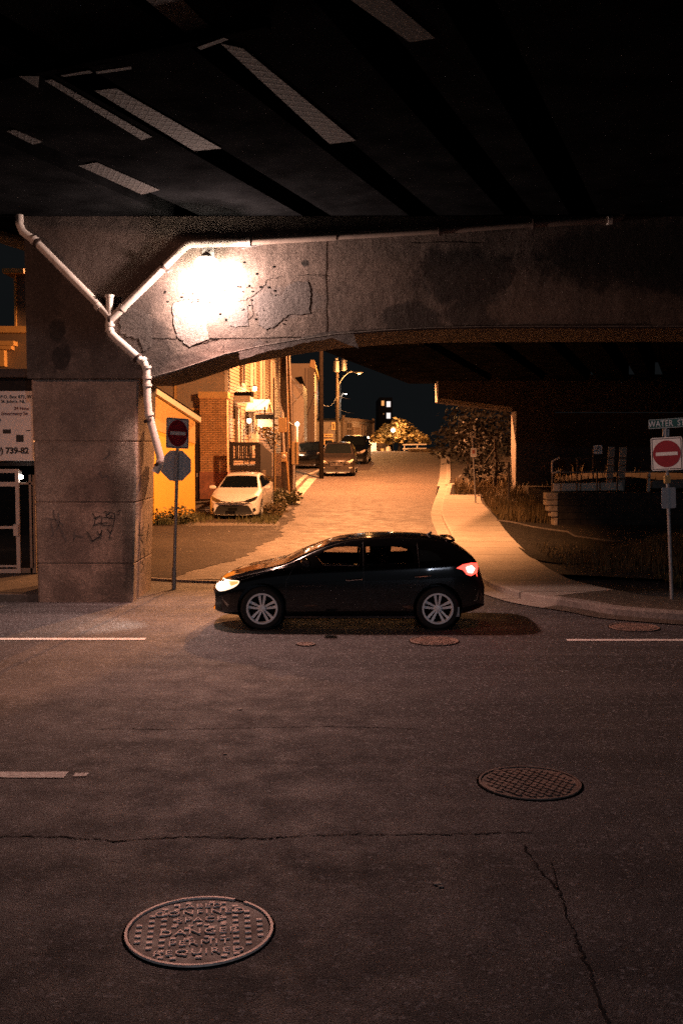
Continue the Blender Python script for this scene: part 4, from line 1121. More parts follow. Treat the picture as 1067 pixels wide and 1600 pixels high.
for nm in ('headlamp_glow', 'headlamp_beam', 'tail_glow'):
    o = bpy.data.objects[nm]; o.location = o.location - t.location; o.parent = t
# doors, handles, mirror, trim
for pts_ in ([(cx_(462), cz_(880)), (cx_(448), cz_(905)), (cx_(447), cz_(950)), (cx_(458), cz_(966))], [(cx_(567), cz_(848)), (cx_(568), cz_(900)), (cx_(570), cz_(966))], [(cx_(652), cz_(850)), (cx_(655), cz_(895)), (cx_(645), cz_(930)), (cx_(638), cz_(966))], [(cx_(450), cz_(966)), (cx_(640), cz_(966))], [(cx_(376), cz_(905)), (cx_(440), cz_(885))]):
    seam(bvh, pts_, '-y', parent=t)
def side_hit(x, z, off=.02): h = bvh.ray_cast(Vector((x, -4, z)), Vector((0, 1, 0))); return h[0] + Vector((0, -off, 0))
for px, py in ((553, 903), (660, 897.5)):
    a = side_hit(cx_(px-12), cz_(py+.8), .03); b = side_hit(cx_(px+12), cz_(py-.8), .03)
    mb = MB(); mb.tube(cr([a + Vector((0, .03, 0)), a + Vector((.02, 0, 0)), b - Vector((.02, 0, 0)), b + Vector((0, .03, 0))], 3), .013, 8); mb.build('door_handle', M['chrome'], t, smooth=True, local=True)
for sgn in (-1, 1):
    mb = MB(); cxm = cx_(478); czm = cz_(877)
    vs = []; 
    for (dy, w_, h_) in ((.0, .05, .03), (.05, .075, .06), (.13, .08, .07), (.19, .06, .05)):
        for k in range(12):
            a = 2*math.pi*k/12; vs.append((cxm + w_*math.cos(a), sgn*(.80 + dy), czm + h_*math.sin(a)))
    fs = [tuple(range(12)), tuple(range(47, 35, -1))]
    for i in range(3):
        for k in range(12): fs.append((i*12+k, i*12+(k+1) % 12, (i+1)*12+(k+1) % 12, (i+1)*12+k))
    mb.add(vs, fs); mb.build('mirror', M['p_black'], t, smooth=True, local=True)
mb = MB(); mb.tube([side_hit(cx_(506), cz_(881.5), .004), side_hit(cx_(561), cz_(882), .004)], .006, 6); mb.build('window_trim', M['chrome'], t, local=True)
mb = MB(); mb.box(1.12, 3.02, -.84, -.80, .17, .215); mb.build('sill', M['p_dark'], t, local=True, bevel=.01)
mb = MB(); mb.tube(cr([(3.50, -.5, 1.265), (3.62, -.35, 1.275), (3.62, .35, 1.275), (3.50, .5, 1.265)], 4), .022, 8); mb.build('spoiler', M['p_black'], t, smooth=True, local=True)
mb = MB(); mb.tube([(3.25, 0, 1.31), (3.32, 0, 1.37)], .02, 8); mb.build('antenna', M['blackplastic'], t, local=True)
mb = MB(); mb.box(3.60, 3.66, -.83, -.81, .20, .34); mb.box(3.60, 3.66, .81, .83, .20, .34); mb.build('mud_flap', M['galv'], t, local=True)
# interior: seats and steering wheel
for (sx, sy) in ((2.24, -.37), (2.24, .37), (2.95, -.37), (2.95, .37)):
    mb = MB(); mb.box(sx - .25, sx + .22, sy - .24, sy + .24, .32, .50); mb.obox((sx + .30, sy, .78), (.05, 0, -.01), (0, .23, 0), (.07, 0, .30)); mb.obox((sx + .40, sy, 1.15), (.04, 0, -.005), (0, .12, 0), (.015, 0, .085))
    mb.build('seat', M['seat'], t, local=True, bevel=.03)
mb = MB(); mb.box(1.25, 1.42, -.70, .70, .62, .90); mb.build('dashboard', M['seat'], t, local=True, bevel=.03)
mb = MB(); mb.tube([Vector((1.56 + .07*math.sin(a), -.37 + .18*math.cos(a), .88 + .17*math.sin(a))) for a in [2*math.pi*k/24 for k in range(25)]], .014, 8); mb.build('steering_wheel', M['blackplastic'], t, local=True, smooth=True)
hatch = t
# driver
def skin_person(name, mat, J, E, parent=None):
    me = bpy.data.meshes.new(name); me.from_pydata([j[0] for j in J], E, []); o = bpy.data.objects.new(name, me); C.objects.link(o)
    md = o.modifiers.new('s', 'SKIN'); md.use_smooth_shade = True
    for k, j in enumerate(J):
        sv = me.skin_vertices[0].data[k]; sv.radius = j[1]; sv.use_root = (k == 0)
    s2 = o.modifiers.new('u', 'SUBSURF'); s2.levels = 2; s2.render_levels = 2
    dg = bpy.context.evaluated_depsgraph_get(); m2 = bpy.data.meshes.new_from_object(o.evaluated_get(dg)); o.modifiers.clear(); o.data = m2
    m2.materials.clear(); m2.materials.append(mat)
    for p in m2.polygons: p.use_smooth = True
    if parent: o.parent = parent
    return o
dx, dy = x0c + 2.40, YC - .37
J = [((.0,0,.55),(.17,.17)), ((.05,0,.75),(.15,.19)), ((.09,0,.93),(.12,.20)), ((.09,0,1.03),(.06,.09)), ((.075,0,1.09),(.055,.055)), ((.05,0,1.16),(.085,.072)), ((.045,0,1.235),(.092,.075)), ((.045,0,1.29),(.05,.045)),
     ((.07,-.17,.96),(.06,.06)), ((-.08,-.23,.76),(.045,.045)), ((-.36,-.17,.80),(.032,.032)), ((-.45,-.15,.86),(.035,.022)), ((.07,.17,.96),(.06,.06)), ((-.08,.22,.76),(.045,.045)), ((-.36,.15,.80),(.032,.032)), ((-.45,.13,.86),(.035,.022)),
     ((-.2,-.10,.52),(.09,.09)), ((-.45,-.10,.55),(.07,.07)), ((-.62,-.10,.36),(.05,.05)), ((-.2,.10,.52),(.09,.09)), ((-.45,.10,.55),(.07,.07)), ((-.62,.10,.36),(.05,.05)), ((-.035,0,1.185),(.016,.014))]
E = [(0,1),(1,2),(2,3),(3,4),(4,5),(5,6),(6,7),(2,8),(8,9),(9,10),(10,11),(2,12),(12,13),(13,14),(14,15),(0,16),(16,17),(17,18),(0,19),(19,20),(20,21),(5,22)]
pr = thing('person', 'driver in dark clothes with hands on the wheel inside the black hatchback', 'person', (dx, dy, -.06))
skin_person('driver_body', M['shirt'], J, E, pr)
mb = MB(); mb.lathe([(0, .155), (.05, .15), (.085, .11), (.098, .05), (.095, .0), (.085, -.04)], (.06, 0, 1.20), n=18); o = mb.build('hair', M['hair'], pr, smooth=True, local=True)
mb = MB()
for s_ in (-1, 1):
    for k in range(5):
        a = Vector((-.46, s_*.145 + (k-2)*.0, .86 + (k-2)*.018)); mb.tube([a, a + Vector((-.035, s_*.012, .004)), a + Vector((-.045, -s_*.02, .006)), a + Vector((-.02, -s_*.035, .004))], [.009, .009, .008, .007], 6)
mb.build('hands', M['skin'], pr, smooth=True, local=True)

# ---- cars seen from the front on the side street
def front_car(name, label, S, loc, yaw, pitch, D_):
    t, bvh, body = car(name, label, S, loc, yaw, pitch)
    for p_, sub, m_, nm, off in D_:
        if nm == 'windscreen' or nm == 'side_glass': pass
        proj_panel(bvh, p_[1], p_[0], off, sub, nm, m_, t, maxd=.3)
    return t, bvh
def mir(P): return [(-a, b) for a, b in P][::-1]
def mirrors(t, x, y, z, m):
    for sgn in (-1, 1):
        mb = MB(); vs = []
        for (dy, w_, h_) in ((.0, .03, .03), (.05, .06, .06), (.16, .07, .075), (.23, .05, .055)):
            for k in range(12): a = 2*math.pi*k/12; vs.append((x + w_*math.cos(a), sgn*(y + dy), z + h_*math.sin(a)))
        fs = [tuple(range(12)), tuple(range(47, 35, -1))]
        for i in range(3):
            for k in range(12): fs.append((i*12+k, i*12+(k+1) % 12, (i+1)*12+(k+1) % 12, (i+1)*12+k))
        mb.add(vs, fs); mb.build('mirror', M[m], t, smooth=True, local=True)
SED = dict(cat='car', L=4.62, W=.885, paint='p_white', wr=.32, rimr=.22, wheels=(.93, 3.63), nose=.26, rimm='galv',
  top=[(0,.58),(.03,.66),(.09,.73),(.2,.80),(.5,.89),(1.0,.97),(1.25,1.01),(1.6,1.20),(1.95,1.38),(2.3,1.47),(2.8,1.49),(3.3,1.44),(3.7,1.28),(4.0,1.12),(4.4,1.09),(4.55,1.0),(4.60,.7),(4.62,.5)],
  belt=[(0,.55),(.09,.68),(.5,.80),(1.2,.93),(2.5,.96),(3.6,1.0),(4.3,1.0),(4.55,.9),(4.62,.45)],
  bot=[(0,.20),(.1,.17),(.5,.16),(4.0,.2),(4.62,.3)],
  wid=[(0,.66),(.03,.74),(.10,.81),(.3,.86),(.8,.885),(3.6,.885),(4.2,.84),(4.5,.76),(4.62,.66)],
  roofw=[(0,.56),(.3,.68),(1.25,.74),(1.6,.70),(2.1,.60),(3.0,.58),(3.8,.62),(4.3,.66),(4.62,.55)])
LB = M['blackplastic']; DG = M['dark_glass']
det = [
 (('+z', [(1.32,-.68),(1.28,0),(1.32,.68),(2.02,.55),(2.05,0),(2.02,-.55)]), 4, DG, 'windscreen', .005),
 (('-x', [(-.56,.46),(-.50,.52),(.50,.52),(.56,.46),(.70,.22),(.60,.17),(-.60,.17),(-.70,.22)]), 4, LB, 'lower_grille', .006),
 (('-x', [(-.40,.645),(0,.585),(.40,.645),(.42,.675),(0,.63),(-.42,.675)]), 4, LB, 'upper_grille', .008)]
for P in ([(.38,.64),(.44,.70),(.60,.745),(.79,.815),(.80,.77),(.74,.68),(.55,.615)],):
    for q in (P, mir(P)): det.append((('-x', q), 4, simple('smoked_headlamp', (.02,.019,.018), .15, coat=1), 'headlight', .007))
P = [(.66,.41),(.74,.43),(.77,.33),(.68,.27)]
for q in (P, mir(P)): det.append((('-x', q), 3, LB, 'fog_recess', .008))
gl = [(1.55,1.02),(1.95,1.30),(2.3,1.38),(2.9,1.38),(3.4,1.26),(3.7,1.10),(3.4,1.05)]
det += [(('-y', gl), 4, DG, 'side_window', .006), (('+y', gl), 4, DG, 'side_window', .006)]
cs = W(364, 812, 35.0)
sed, bv = front_car('sedan_car', 'white sedan parked nose outward beside the brick house', SED, (-3.72, 34.95, gz(35) - .02), R(90 - 4), R(-2.5), det)
mirrors(sed, 1.62, .86, 1.02, 'p_white')
mb = MB(); mb.obox((.02, 0, .40), (.008, 0, 0), (0, .16, 0), (0, 0, .05)); mb.build('licence_plate', M['tar'], sed, local=True)
for k in range(5):
    pass
mb = MB(); mb.lathe([(.0, 0), (.045, 0), (.05, .008), (.04, .014), (0, .014)], (.03, 0, .635), 'x', 16); mb.build('badge', M['galv'], sed, local=True)
SUV = dict(cat='car', L=4.7, W=.94, paint='p_silver', wr=.36, rimr=.24, wheels=(.92, 3.62), nose=.24, rimm='galv',
  top=[(0,.74),(.03,.84),(.09,.93),(.25,1.01),(.9,1.10),(1.2,1.14),(1.55,1.38),(1.85,1.58),(2.2,1.68),(3.0,1.70),(3.9,1.64),(4.3,1.48),(4.55,1.15),(4.66,.9),(4.7,.6)],
  belt=[(0,.70),(.09,.86),(.9,1.02),(2.5,1.08),(4.2,1.14),(4.6,1.0),(4.7,.55)],
  bot=[(0,.24),(.1,.21),(.5,.2),(4.0,.22),(4.7,.35)],
  wid=[(0,.70),(.03,.79),(.10,.86),(.3,.915),(.8,.94),(3.6,.94),(4.4,.88),(4.7,.72)],
  roofw=[(0,.6),(.3,.72),(1.2,.80),(1.6,.76),(2.1,.66),(3.0,.64),(4.2,.66),(4.7,.6)])
det = [
 (('+z', [(1.26,-.72),(1.22,0),(1.26,.72),(2.0,.60),(2.03,0),(2.0,-.60)]), 4, DG, 'windscreen', .005),
 (('-x', [(-.70,.38),(.70,.38),(.74,.24),(.60,.21),(-.60,.21),(-.74,.24)]), 4, LB, 'lower_grille', .006),
 (('-x', [(-.42,.82),(.42,.82),(.34,.60),(.0,.56),(-.34,.60)]), 4, LB, 'grille', .007)]
HLm = simple('clear_headlamp', (.85,.72,.58), .2, .4, coat=1)
P = [(.44,.70),(.46,.78),(.80,.93),(.86,.90),(.80,.80),(.62,.72)]
for q in (P, mir(P)): det.append((('-x', q), 4, HLm, 'headlight', .009))
P = [(.58,.52),(.84,.56),(.80,.44),(.62,.42)]
for q in (P, mir(P)): det.append((('-x', q), 4, LB, 'fog_recess', .008))
P = [(.62,.50),(.80,.53),(.78,.48),(.64,.46)]
for q in (P, mir(P)): det.append((('-x', q), 4, HLm, 'fog_lamp', .014))
det.append((('-x', [(-.55,.235),(.55,.235),(.5,.18),(-.5,.18)]), 3, M['rim'], 'skid_plate', .012))
for z in (.79, .73, .67, .615): det.append((('-x', [(-.40+(.79-z)*.35,z),(.40-(.79-z)*.35,z),(.40-(.79-z)*.35,z-.022),(-.40+(.79-z)*.35,z-.022)]), 3, M['chrome'], 'grille_bar', .016))
gl = [(1.5,1.12),(1.85,1.42),(2.2,1.56),(3.2,1.58),(4.0,1.50),(4.2,1.25),(3.6,1.18)]
det += [(('-y', gl), 4, DG, 'side_window', .006), (('+y', gl), 4, DG, 'side_window', .006)]
suv, bv = front_car('suv_car', 'grey-brown sport utility car with a shiny grille parked facing down the hill', SUV, (W(526, 745, 53).x, 53.0, gz(53) - .02), R(90 - 3), R(-3.2), det)
mirrors(suv, 1.55, .92, 1.16, 'p_silver')
mb = MB(); mb.lathe([(.0, 0), (.06, 0), (.07, .008), (.05, .02), (0, .02)], (.02, 0, .71), 'x', 16); mb.build('badge', M['chrome'], suv, local=True)
S3 = dict(SUV); S3['paint'] = 'p_dark'; S3['cat'] = 'car'
det3 = [d for d in det if d[3] in ('windscreen', 'lower_grille', 'grille', 'side_window', 'headlight')]
s3, bv = front_car('suv_car', 'dark sport utility car parked behind the grey-brown one higher on the hill', S3, (W(548, 713, 62).x, 61.5, gz(61.5) - .02), R(90 - 6), R(-3), det3)
mirrors(s3, 1.55, .92, 1.16, 'p_dark')
S4 = dict(SED); S4['paint'] = 'p_dark'
s4, bv = front_car('sedan_car', 'dark sedan parked in shadow left of the tall utility pole', S4, (W(474, 725, 58).x, 58, gz(58) - .02), R(90 - 8), R(-3), [d for d in [
 (('+z', [(1.32,-.68),(1.28,0),(1.32,.68),(2.02,.55),(2.05,0),(2.02,-.55)]), 4, DG, 'windscreen', .005), (('-x', [(.38,.64),(.44,.70),(.60,.745),(.79,.815),(.80,.77),(.74,.68),(.55,.615)]), 4, M['dark_glass'], 'headlight', .007), (('-x', mir([(.38,.64),(.44,.70),(.60,.745),(.79,.815),(.80,.77),(.74,.68),(.55,.615)])), 4, M['dark_glass'], 'headlight', .007)]])

# ================================================================== LEFT STORE
YS_ = 20.3
def fx_(px, Y=YS_): return W(px, 700, Y).x
def fz_(py, Y=YS_): return W(0, py, Y).z
st = thing('store_building', 'low dark store with white framed glass doors left of the pier', 'building', (-7.4, YS_, .14))
mb = MB(); zb = .14; xr = fx_(56)
# wall with openings: piers and lintels
mb.box(-14, xr, YS_+.10, YS_+4, fz_(728), fz_(590)); mb.box(xr-.06, xr, YS_+.1, YS_+4, zb, fz_(728)); mb.box(-14, -13.6, YS_+.1, YS_+4, zb, fz_(728)); mb.box(-13.6, xr-.06, YS_+3.6, YS_+4, zb, fz_(728)); mb.box(-13.6, xr-.06, YS_+.1, YS_+3.6, zb-.12, zb+.01)
mb.build('wall', M['store_wall'], st)
mb = MB(); mb.box(-14.2, xr+.1, YS_-.15, YS_+4.1, fz_(590), fz_(577)); mb.build('roof', M['conc_dark'], st)
zt_d = fz_(733); zb_d = .16
def doorframe(x0, x1, nm='door'):
    w = .075
    f = MB(); f.box(x0, x0+w, YS_, YS_+.06, zb_d, zt_d); f.box(x1-w, x1, YS_, YS_+.06, zb_d, zt_d); f.box(x0+w, x1-w, YS_+.001, YS_+.059, zt_d-w, zt_d)
    f.box(x0+w, x1-w, YS_+.001, YS_+.059, zb_d, zb_d+.12); f.box(x0+w, x1-w, YS_+.001, YS_+.059, fz_(760), fz_(753)); f.box(x0+w, x1-w, YS_+.001, YS_+.059, fz_(889), fz_(883))
    f.box(x0+w, x1-w, YS_-.02, YS_, fz_(826), fz_(822))
    d = f.build(nm, M['alu'], st)
    g = MB(); g.box(x0+w, x1-w, YS_+.025, YS_+.035, zb_d+.12, zt_d-w); g.build('pane', M['dark_glass'], d)
    h = MB(); h.box(x1-w-.04, x1-.02, YS_-.045, YS_-.002, fz_(837), fz_(819)); h.build('handle', M['alu'], d)
doorframe(fx_(-42), fx_(29)); doorframe(fx_(-116), fx_(-44)); 
f = MB()
for px in (44, 50): f.box(fx_(px), fx_(px)+.045, YS_+.02, YS_+.08, zb_d, fz_(742))
f.box(fx_(29), fx_(50), YS_+.02, YS_+.08, fz_(757), fz_(754)); f.box(fx_(29), fx_(50), YS_+.02, YS_+.08, zb_d, zb_d+.1)
wd = f.build('window', M['rail'], st)
g = MB(); g.box(fx_(29), fx_(50), YS_+.04, YS_+.05, zb_d+.1, fz_(757)); g.build('pane', M['dark_glass'], wd)
p = W(33, 745, YS_+.05); tl_ = thing('small_lamp', 'small bright white light above the store window', 'lamp', p)
mb = MB(); mb.lathe([(0, -.045), (.05, -.03), (.055, .0), (.04, .03), (0, .035)], p, 'z', 14); mb.build('bulb', E_COOL, tl_, smooth=True)
mb = MB(); mb.bar(p + Vector((0,0,.02)), p + Vector((0, 0, .12)), .03, .03); mb.build('bracket', M['galv'], tl_)
sg = thing('store_sign', 'white sign board with address, hours and phone number on the store front', 'sign', (-6.9, YS_, fz_(664)))
mb = MB(); mb.box(-10.2, fx_(54), YS_-.03, YS_+.10, fz_(720), fz_(611)); mb.build('board', M['white_sign'], sg, bevel=.008)
def stext(s, px, py, size, m, bold=.001, cx=None, sx=1.0):
    q = text_mb(s, size, .002, bold); xs = [v[0] for v in q.v]; w = max(xs) - min(xs)
    xform(q, Matrix.Diagonal((sx, 1, 1, 1))); xs = [v[0] for v in q.v]
    xform(q, Matrix.Translation((fx_(px) - min(xs), YS_ - .034, fz_(py))) @ Matrix.Rotation(math.pi/2, 4, 'X')); q.build('lettering', m, sg)
stext('P.O. Box 8?3, W'.replace('?', '7'), 4, 620.5, .088, M['black_paint'], .002); stext("St. John's, NL", 4.5, 627.5, .088, M['black_paint'], .002)
stext('24 Hour', 24.5, 638.5, .088, M['red_letter'], .002); stext('Emergency Se', 5, 646.5, .092, M['red_letter'], .002); stext('et', -1.5, 656, .085, M['black_paint'], .002)
stext('(709) 739-82', -20.5, 704.5, .165, M['black_paint'], .007, sx=.98)
mb = MB(); mb.box(fx_(6.5), fx_(19), YS_-.034, YS_-.03, fz_(677.5), fz_(671)); mb.box(fx_(27), fx_(38.5), YS_-.034, YS_-.03, fz_(690.5), fz_(679.5)); mb.box(fx_(43), fx_(49), YS_-.034, YS_-.03, fz_(673.8), fz_(672)); mb.build('square_mark', M['black_paint'], sg)
# building behind the store with lit ochre cornice, and a trimmed gable end
YB = 31.0
bb = thing('ochre_building', 'taller building with an ochre cornice and balcony post seen above the store', 'building', (-11, YB, 0))
X = lambda px: W(px, 700, YB).x
Z = lambda py: W(0, py, YB).z
mb = MB(); mb.box(-20, X(47), YB+.3, YB+6, 0, Z(518)); mb.build('wall', M['clap_dark'], bb)
mb = MB(); mb.box(-20, X(50), YB-.1, YB+.3, Z(520), Z(510)); mb.build('roof_edge', M['ochre'], bb)
mb = MB(); mb.box(-20, X(27), YB-.12, YB+.28, Z(540), Z(533)); mb.box(-20, X(22), YB-.06, YB+.28, Z(546), Z(540.3)); mb.build('cornice', M['ochre'], bb)
mb = MB()
for k in range(10): mb.box(X(10-k*12)-.16, X(10-k*12)+.0, YB+.0, YB+.28, Z(572), Z(547))
mb.build('bracket_boards', M['ochre'], bb)
mb = MB(); mb.box(X(26), X(44), YB+.2, YB+3, Z(510), Z(428)); mb.build('penthouse', M['clap_dark'], bb)
mb = MB(); mb.box(X(25.5), X(28), YB+.1, YB+.2, Z(510), Z(427)); mb.build('corner_post', M['ochre'], bb)
mb = MB(); mb.box(X(11), X(44), YB-.1, YB+3.2, Z(427), Z(420)); mb.build('eave', M['ochre'], bb)

# ================================================================== SHED AND BRICK HOUSE
def clap_wall(name, a, b, z0, z1, m, parent, step=.14, proud=.022, ztop=None):
    """clapboard wall from ground point a to b (normal to the right of a->b), sawtooth profile"""
    a, b = Vector(a), Vector(b); d = (b-a).normalized(); nrm = Vector((d.y, -d.x, 0)); mb = MB()
    n = int((z1-z0)/step) + 1; prof_ = []
    for k in range(n):
        za = z0 + k*step; zb = min(z1, za + step)
        if zb <= za + .01: break
        prof_ += [(proud, za), (0.0, zb)]
    for (o, z) in prof_:
        zz_a = z; mb.v += [tuple(a + nrm*o + Vector((0,0,z))), tuple(b + nrm*o + Vector((0,0,z)))]
    for i in range(len(prof_)-1): mb.f.append((2*i, 2*i+1, 2*i+3, 2*i+2))
    # back
    o = len(mb.v); mb.v += [tuple(a - nrm*.1 + Vector((0,0,z0))), tuple(b - nrm*.1 + Vector((0,0,z0))), tuple(b - nrm*.1 + Vector((0,0,z1))), tuple(a - nrm*.1 + Vector((0,0,z1)))]
    mb.f += [(o, o+3, o+2, o+1)]
    return mb.build(name, m, parent)
sh = thing('shed', 'orange painted lean-to shed with sloping roof edge between the pier and the brick house', 'shed', (-5.6, 35, gz(35)))
FA = W(304.5, 700, 36.4); NA = Vector((W(240, 700, 33.6).x, 33.6, 0)); FA.z = 0
def shp(t, z): q = NA.lerp(FA, t); return Vector((q.x, q.y, z))
zA0 = W(0, 616, NA.y).z; zA1 = W(0, 659, FA.y).z; zB0 = W(0, 671, NA.y).z; zB1 = W(0, 693.5, FA.y).z
dwn = Vector((-1.6, .6, 0))
mb = MB(); mb.prismv([shp(0, gz(33.6)-.2), shp(1, gz(36.4)-.2), shp(1, zB1), shp(0, zB0)], dwn*2); mb.build('painted_wall', M['yellow_wall'], sh)
mb = MB(); off = Vector((.03, -.01, 0)); n_ = 34
for k in range(n_):
    t0, t1 = k/n_, (k+.93)/n_
    za, zb = lerp(zA0, zA1, t0), lerp(zA0, zA1, t1); ya, yb = lerp(zB0, zB1, t0), lerp(zB0, zB1, t1)
    mb.prismv([shp(t0, ya)+off, shp(t1, yb)+off, shp(t1, zb)+off, shp(t0, za)+off], dwn*.1)
mb.prismv([shp(0, zB0), shp(1, zB1), shp(1, zA1), shp(0, zA0)], dwn*1.98)
mb.build('board_siding', M['ochre'], sh)
mb = MB(); o_ = Vector((.12, -.04, 0)); mb.bar(shp(-.02, zA0+.09)+o_, shp(1.05, zA1+.06)+o_, .12, .18); mb.build('bargeboard', M['trim'], sh)
mb = MB(); mb.prismv([shp(-.02, zA0+.18)+o_*1.3, shp(1.06, zA1+.15)+o_*1.3, shp(1.06, zA1+.22)+o_*1.3, shp(-.02, zA0+.25)+o_*1.3], dwn*2.1); mb.build('roof', M['tar'], sh)

YH = 42.5
X = lambda px, Y=YH: W(px, 700, Y).x
Z = lambda py, Y=YH: W(0, py, Y).z
hs = thing('brick_house', 'clapboard house with brick bay, lit porch and dark balcony left of the side street', 'house', (X(333), YH, gz(YH)))
g0 = gz(YH) - .3
# front gable wall facing the viewer
clap_wall('front_wall', (-13, YH+1.0, 0), (X(354, YH+1), YH+1.0, 0), g0, 9.5, M['clap_grey'], hs, .17)
mb = MB(); mb.box(X(353, YH+1)-.02, X(357, YH+1)+.02, YH+.93, YH+1.1, g0, 9.5); mb.build('corner_board', M['trim'], hs)
# side wall along the street
SW0 = Vector((X(356, YH+1)+.02, YH+1.02, 0)); SW1 = Vector((-3.55, 63, 0))
dS = (SW1-SW0).normalized(); nS = Vector((dS.y, -dS.x, 0))
clap_wall('side_wall', SW0, SW1, g0, 9.5, M['clap_pale'], hs, .15, .03)
def sw(Y, out=0, z=0): t = (Y-SW0.y)/(SW1.y-SW0.y); q = SW0.lerp(SW1, t) + nS*out; return Vector((q.x, q.y, z))
mb = MB(); mb.box(-13, X(356, YH+1), YH+1.1, 62, g0, 9.4); mb.build('core', M['clap_dark'], hs)
# brick bay
mb = MB(); mb.box(X(313), X(355), YH, YH+1.0, Z(737), Z(622)); mb.build('brick_bay', M['brick'], hs)
mb = MB(); mb.box(X(311), X(357), YH-.06, YH+1.0, Z(622), Z(612)); mb.build('cornice', M['ochre'], hs)
mb = MB(); mb.box(X(312), X(356), YH-.03, YH+.99, g0, Z(737)); mb.build('bay_base', simple('reddish_stucco', (.30,.13,.08), .9, var=.4, scale=3), hs)
# dark door between shed and bay
mb = MB(); mb.box(X(303), X(313)-.005, YH+.2, YH+.99, g0, Z(689)); dd = mb.build('door', M['darkwood'], hs)
mb = MB(); mb.box(X(306), X(308), YH+.14, YH+.2, 1.45, 1.6); mb.build('handle', M['galv'], dd)
mb = MB(); p = W(273, 0, YH+.9); mb.box(X(268), X(272), YH+.85, YH+.98, Z(650), Z(560)); mb.box(X(291), X(311), YH+.8, YH+.98, Z(640), Z(636)); mb.build('trim_boards', M['ochre'], hs)
# windows along the side wall (upper)
for Y, z0, z1, w in ((47.0, 5.6, 7.6, .9), (50.2, 5.5, 7.6, 1.1), (53.4, 5.0, 7.4, 1.1), (57.5, 4.8, 7.4, 1.1)):
    mb = MB(); a = sw(Y-w/2, .05); b = sw(Y+w/2, .05)
    for (q0, q1, za, zb) in ((a, b, z1, z1+.12), (a, b, z0-.12, z0)):
        mb.prismv([q0 + Vector((0,0,za)), q1 + Vector((0,0,za)), q1 + Vector((0,0,zb)), q0 + Vector((0,0,zb))], nS*.06)
    for q in (a, b): mb.bar(q + Vector((0,0,z0)) + nS*.03, q + Vector((0,0,z1)) + nS*.03, .10, .06)
    mb.bar(sw(Y, .06, z0), sw(Y, .06, z1), .05, .05); mb.bar(sw(Y-w/2, .06, (z0+z1)/2), sw(Y+w/2, .06, (z0+z1)/2), .05, .05)
    wdo = mb.build('window', M['clap_grey'], hs)
    mb = MB(); mb.prismv([a + Vector((0,0,z0)), b + Vector((0,0,z0)), b + Vector((0,0,z1)), a + Vector((0,0,z1))], nS*.01); mb.build('pane', M['dark_glass'], wdo)
# side doors below the hoods
for Y, z0, z1, w in ((45.6, 2.3, 4.4, .85), (49.4, 2.4, 4.4, .9), (51.0, 2.6, 4.5, .8)):
    mb = MB(); a = sw(Y-w/2, .05); b = sw(Y+w/2, .05)
    mb.prismv([a + Vector((0,0,z0)), b + Vector((0,0,z0)), b + Vector((0,0,z1)), a + Vector((0,0,z1))], nS*.05); do = mb.build('door', M['clap_grey'], hs)
    mb = MB(); 
    for q in (a, b): mb.bar(q + Vector((0,0,z0)) + nS*.05, q + Vector((0,0,z1+.1)) + nS*.05, .12, .08)
    mb.build('frame', M['clap_grey'], do)
# little hooded roof with dark top (left) and gabled porch hood
def hood(Y, z, w, dpt, rise, m_top, m_face, nm):
    a = sw(Y-w/2, .04, z); b = sw(Y+w/2, .04, z); mb = MB(); c = (a+b)/2 + Vector((0,0,rise)); 
    P = [a, b, c]; mb.prismv([a + Vector((0,0,.08)), a + Vector((0,0,-.0)), c + Vector((0,0,-.10)), b + Vector((0,0,0)), b + Vector((0,0,.08)), c + Vector((0,0,.06))], nS*dpt); o = mb.build(nm, M[m_top], hs)
    mb = MB(); mb.prismv([a + nS*.03, b + nS*.03, c + nS*.03 - Vector((0,0,.11))], nS*(dpt-.08)); mb.build('hood_face', M[m_face], o)
hood(49.0, 4.35, 2.2, 1.0, .55, 'trim', 'clap_pale', 'porch_hood')
mb = MB(); p = sw(45.4, .0, Z(630, 45)); c = p + nS*.35
mb.obox(c + Vector((0,0,.18)), dS*.45, nS*.38, (0,0,.14)); ho = mb.build('porch_hood', M['trim'], hs)
mb = MB(); mb.obox(c + Vector((0,0,.40)), dS*.40, nS*.42, (0,0,.09)); mb.build('hood_roof', M['tar'], ho)
# balcony
BY0, BY1 = 40.2, 42.6
bx0, bx1 = X(360, BY0), X(401, BY0)
zt_, zb_ = Z(691, BY0), Z(727, BY0)
bal = thing('balcony', 'dark wooden balcony with slatted railing above the white sedan', 'balcony', (X(380, BY0), BY0, gz(BY0)))
mb = MB(); mb.box(bx0, bx1+.15, BY0, BY1, Z(734.5, BY0), zb_); mb.build('deck', M['darkwood'], bal)
mb = MB(); mb.box(bx0, bx1, BY0, BY0+.09, zt_-.13, zt_); mb.box(bx0, bx1, BY0, BY0+.06, Z(720, BY0), Z(716, BY0)); mb.box(bx1, bx1+.09, BY0, BY1, zt_-.13, zt_)
mb.box(bx1+.001, bx1+.06, BY0+.1, BY1, Z(720, BY0), Z(716, BY0)); mb.build('rail', M['darkwood'], bal)
for px in (361.5, 402): mb = MB(); x = X(px, BY0); mb.box(x-.08, x+.08, BY0-.012, BY0+.14, zb_, zt_-.0); mb.build('post', M['darkwood'], bal)
n_ = 9
for k in range(n_):
    x = lerp(bx0+.22, bx1-.20, k/(n_-1)); mb = MB(); mb.box(x-.028, x+.028, BY0+.02, BY0+.06, Z(718, BY0), zt_-.12); mb.build('slat', M['darkwood'], bal)
mb = MB(); mb.prismv([(bx1+.10, BY0+.05, Z(736, BY0)-.3), (bx1+.45, BY0+1.5, .9), (bx1+.45, BY0+1.5, zt_-.45), (bx1+.10, BY0+.05, zt_-.05)], (.05, 0, 0)); mb.build('stair_side', M['darkwood'], bal)
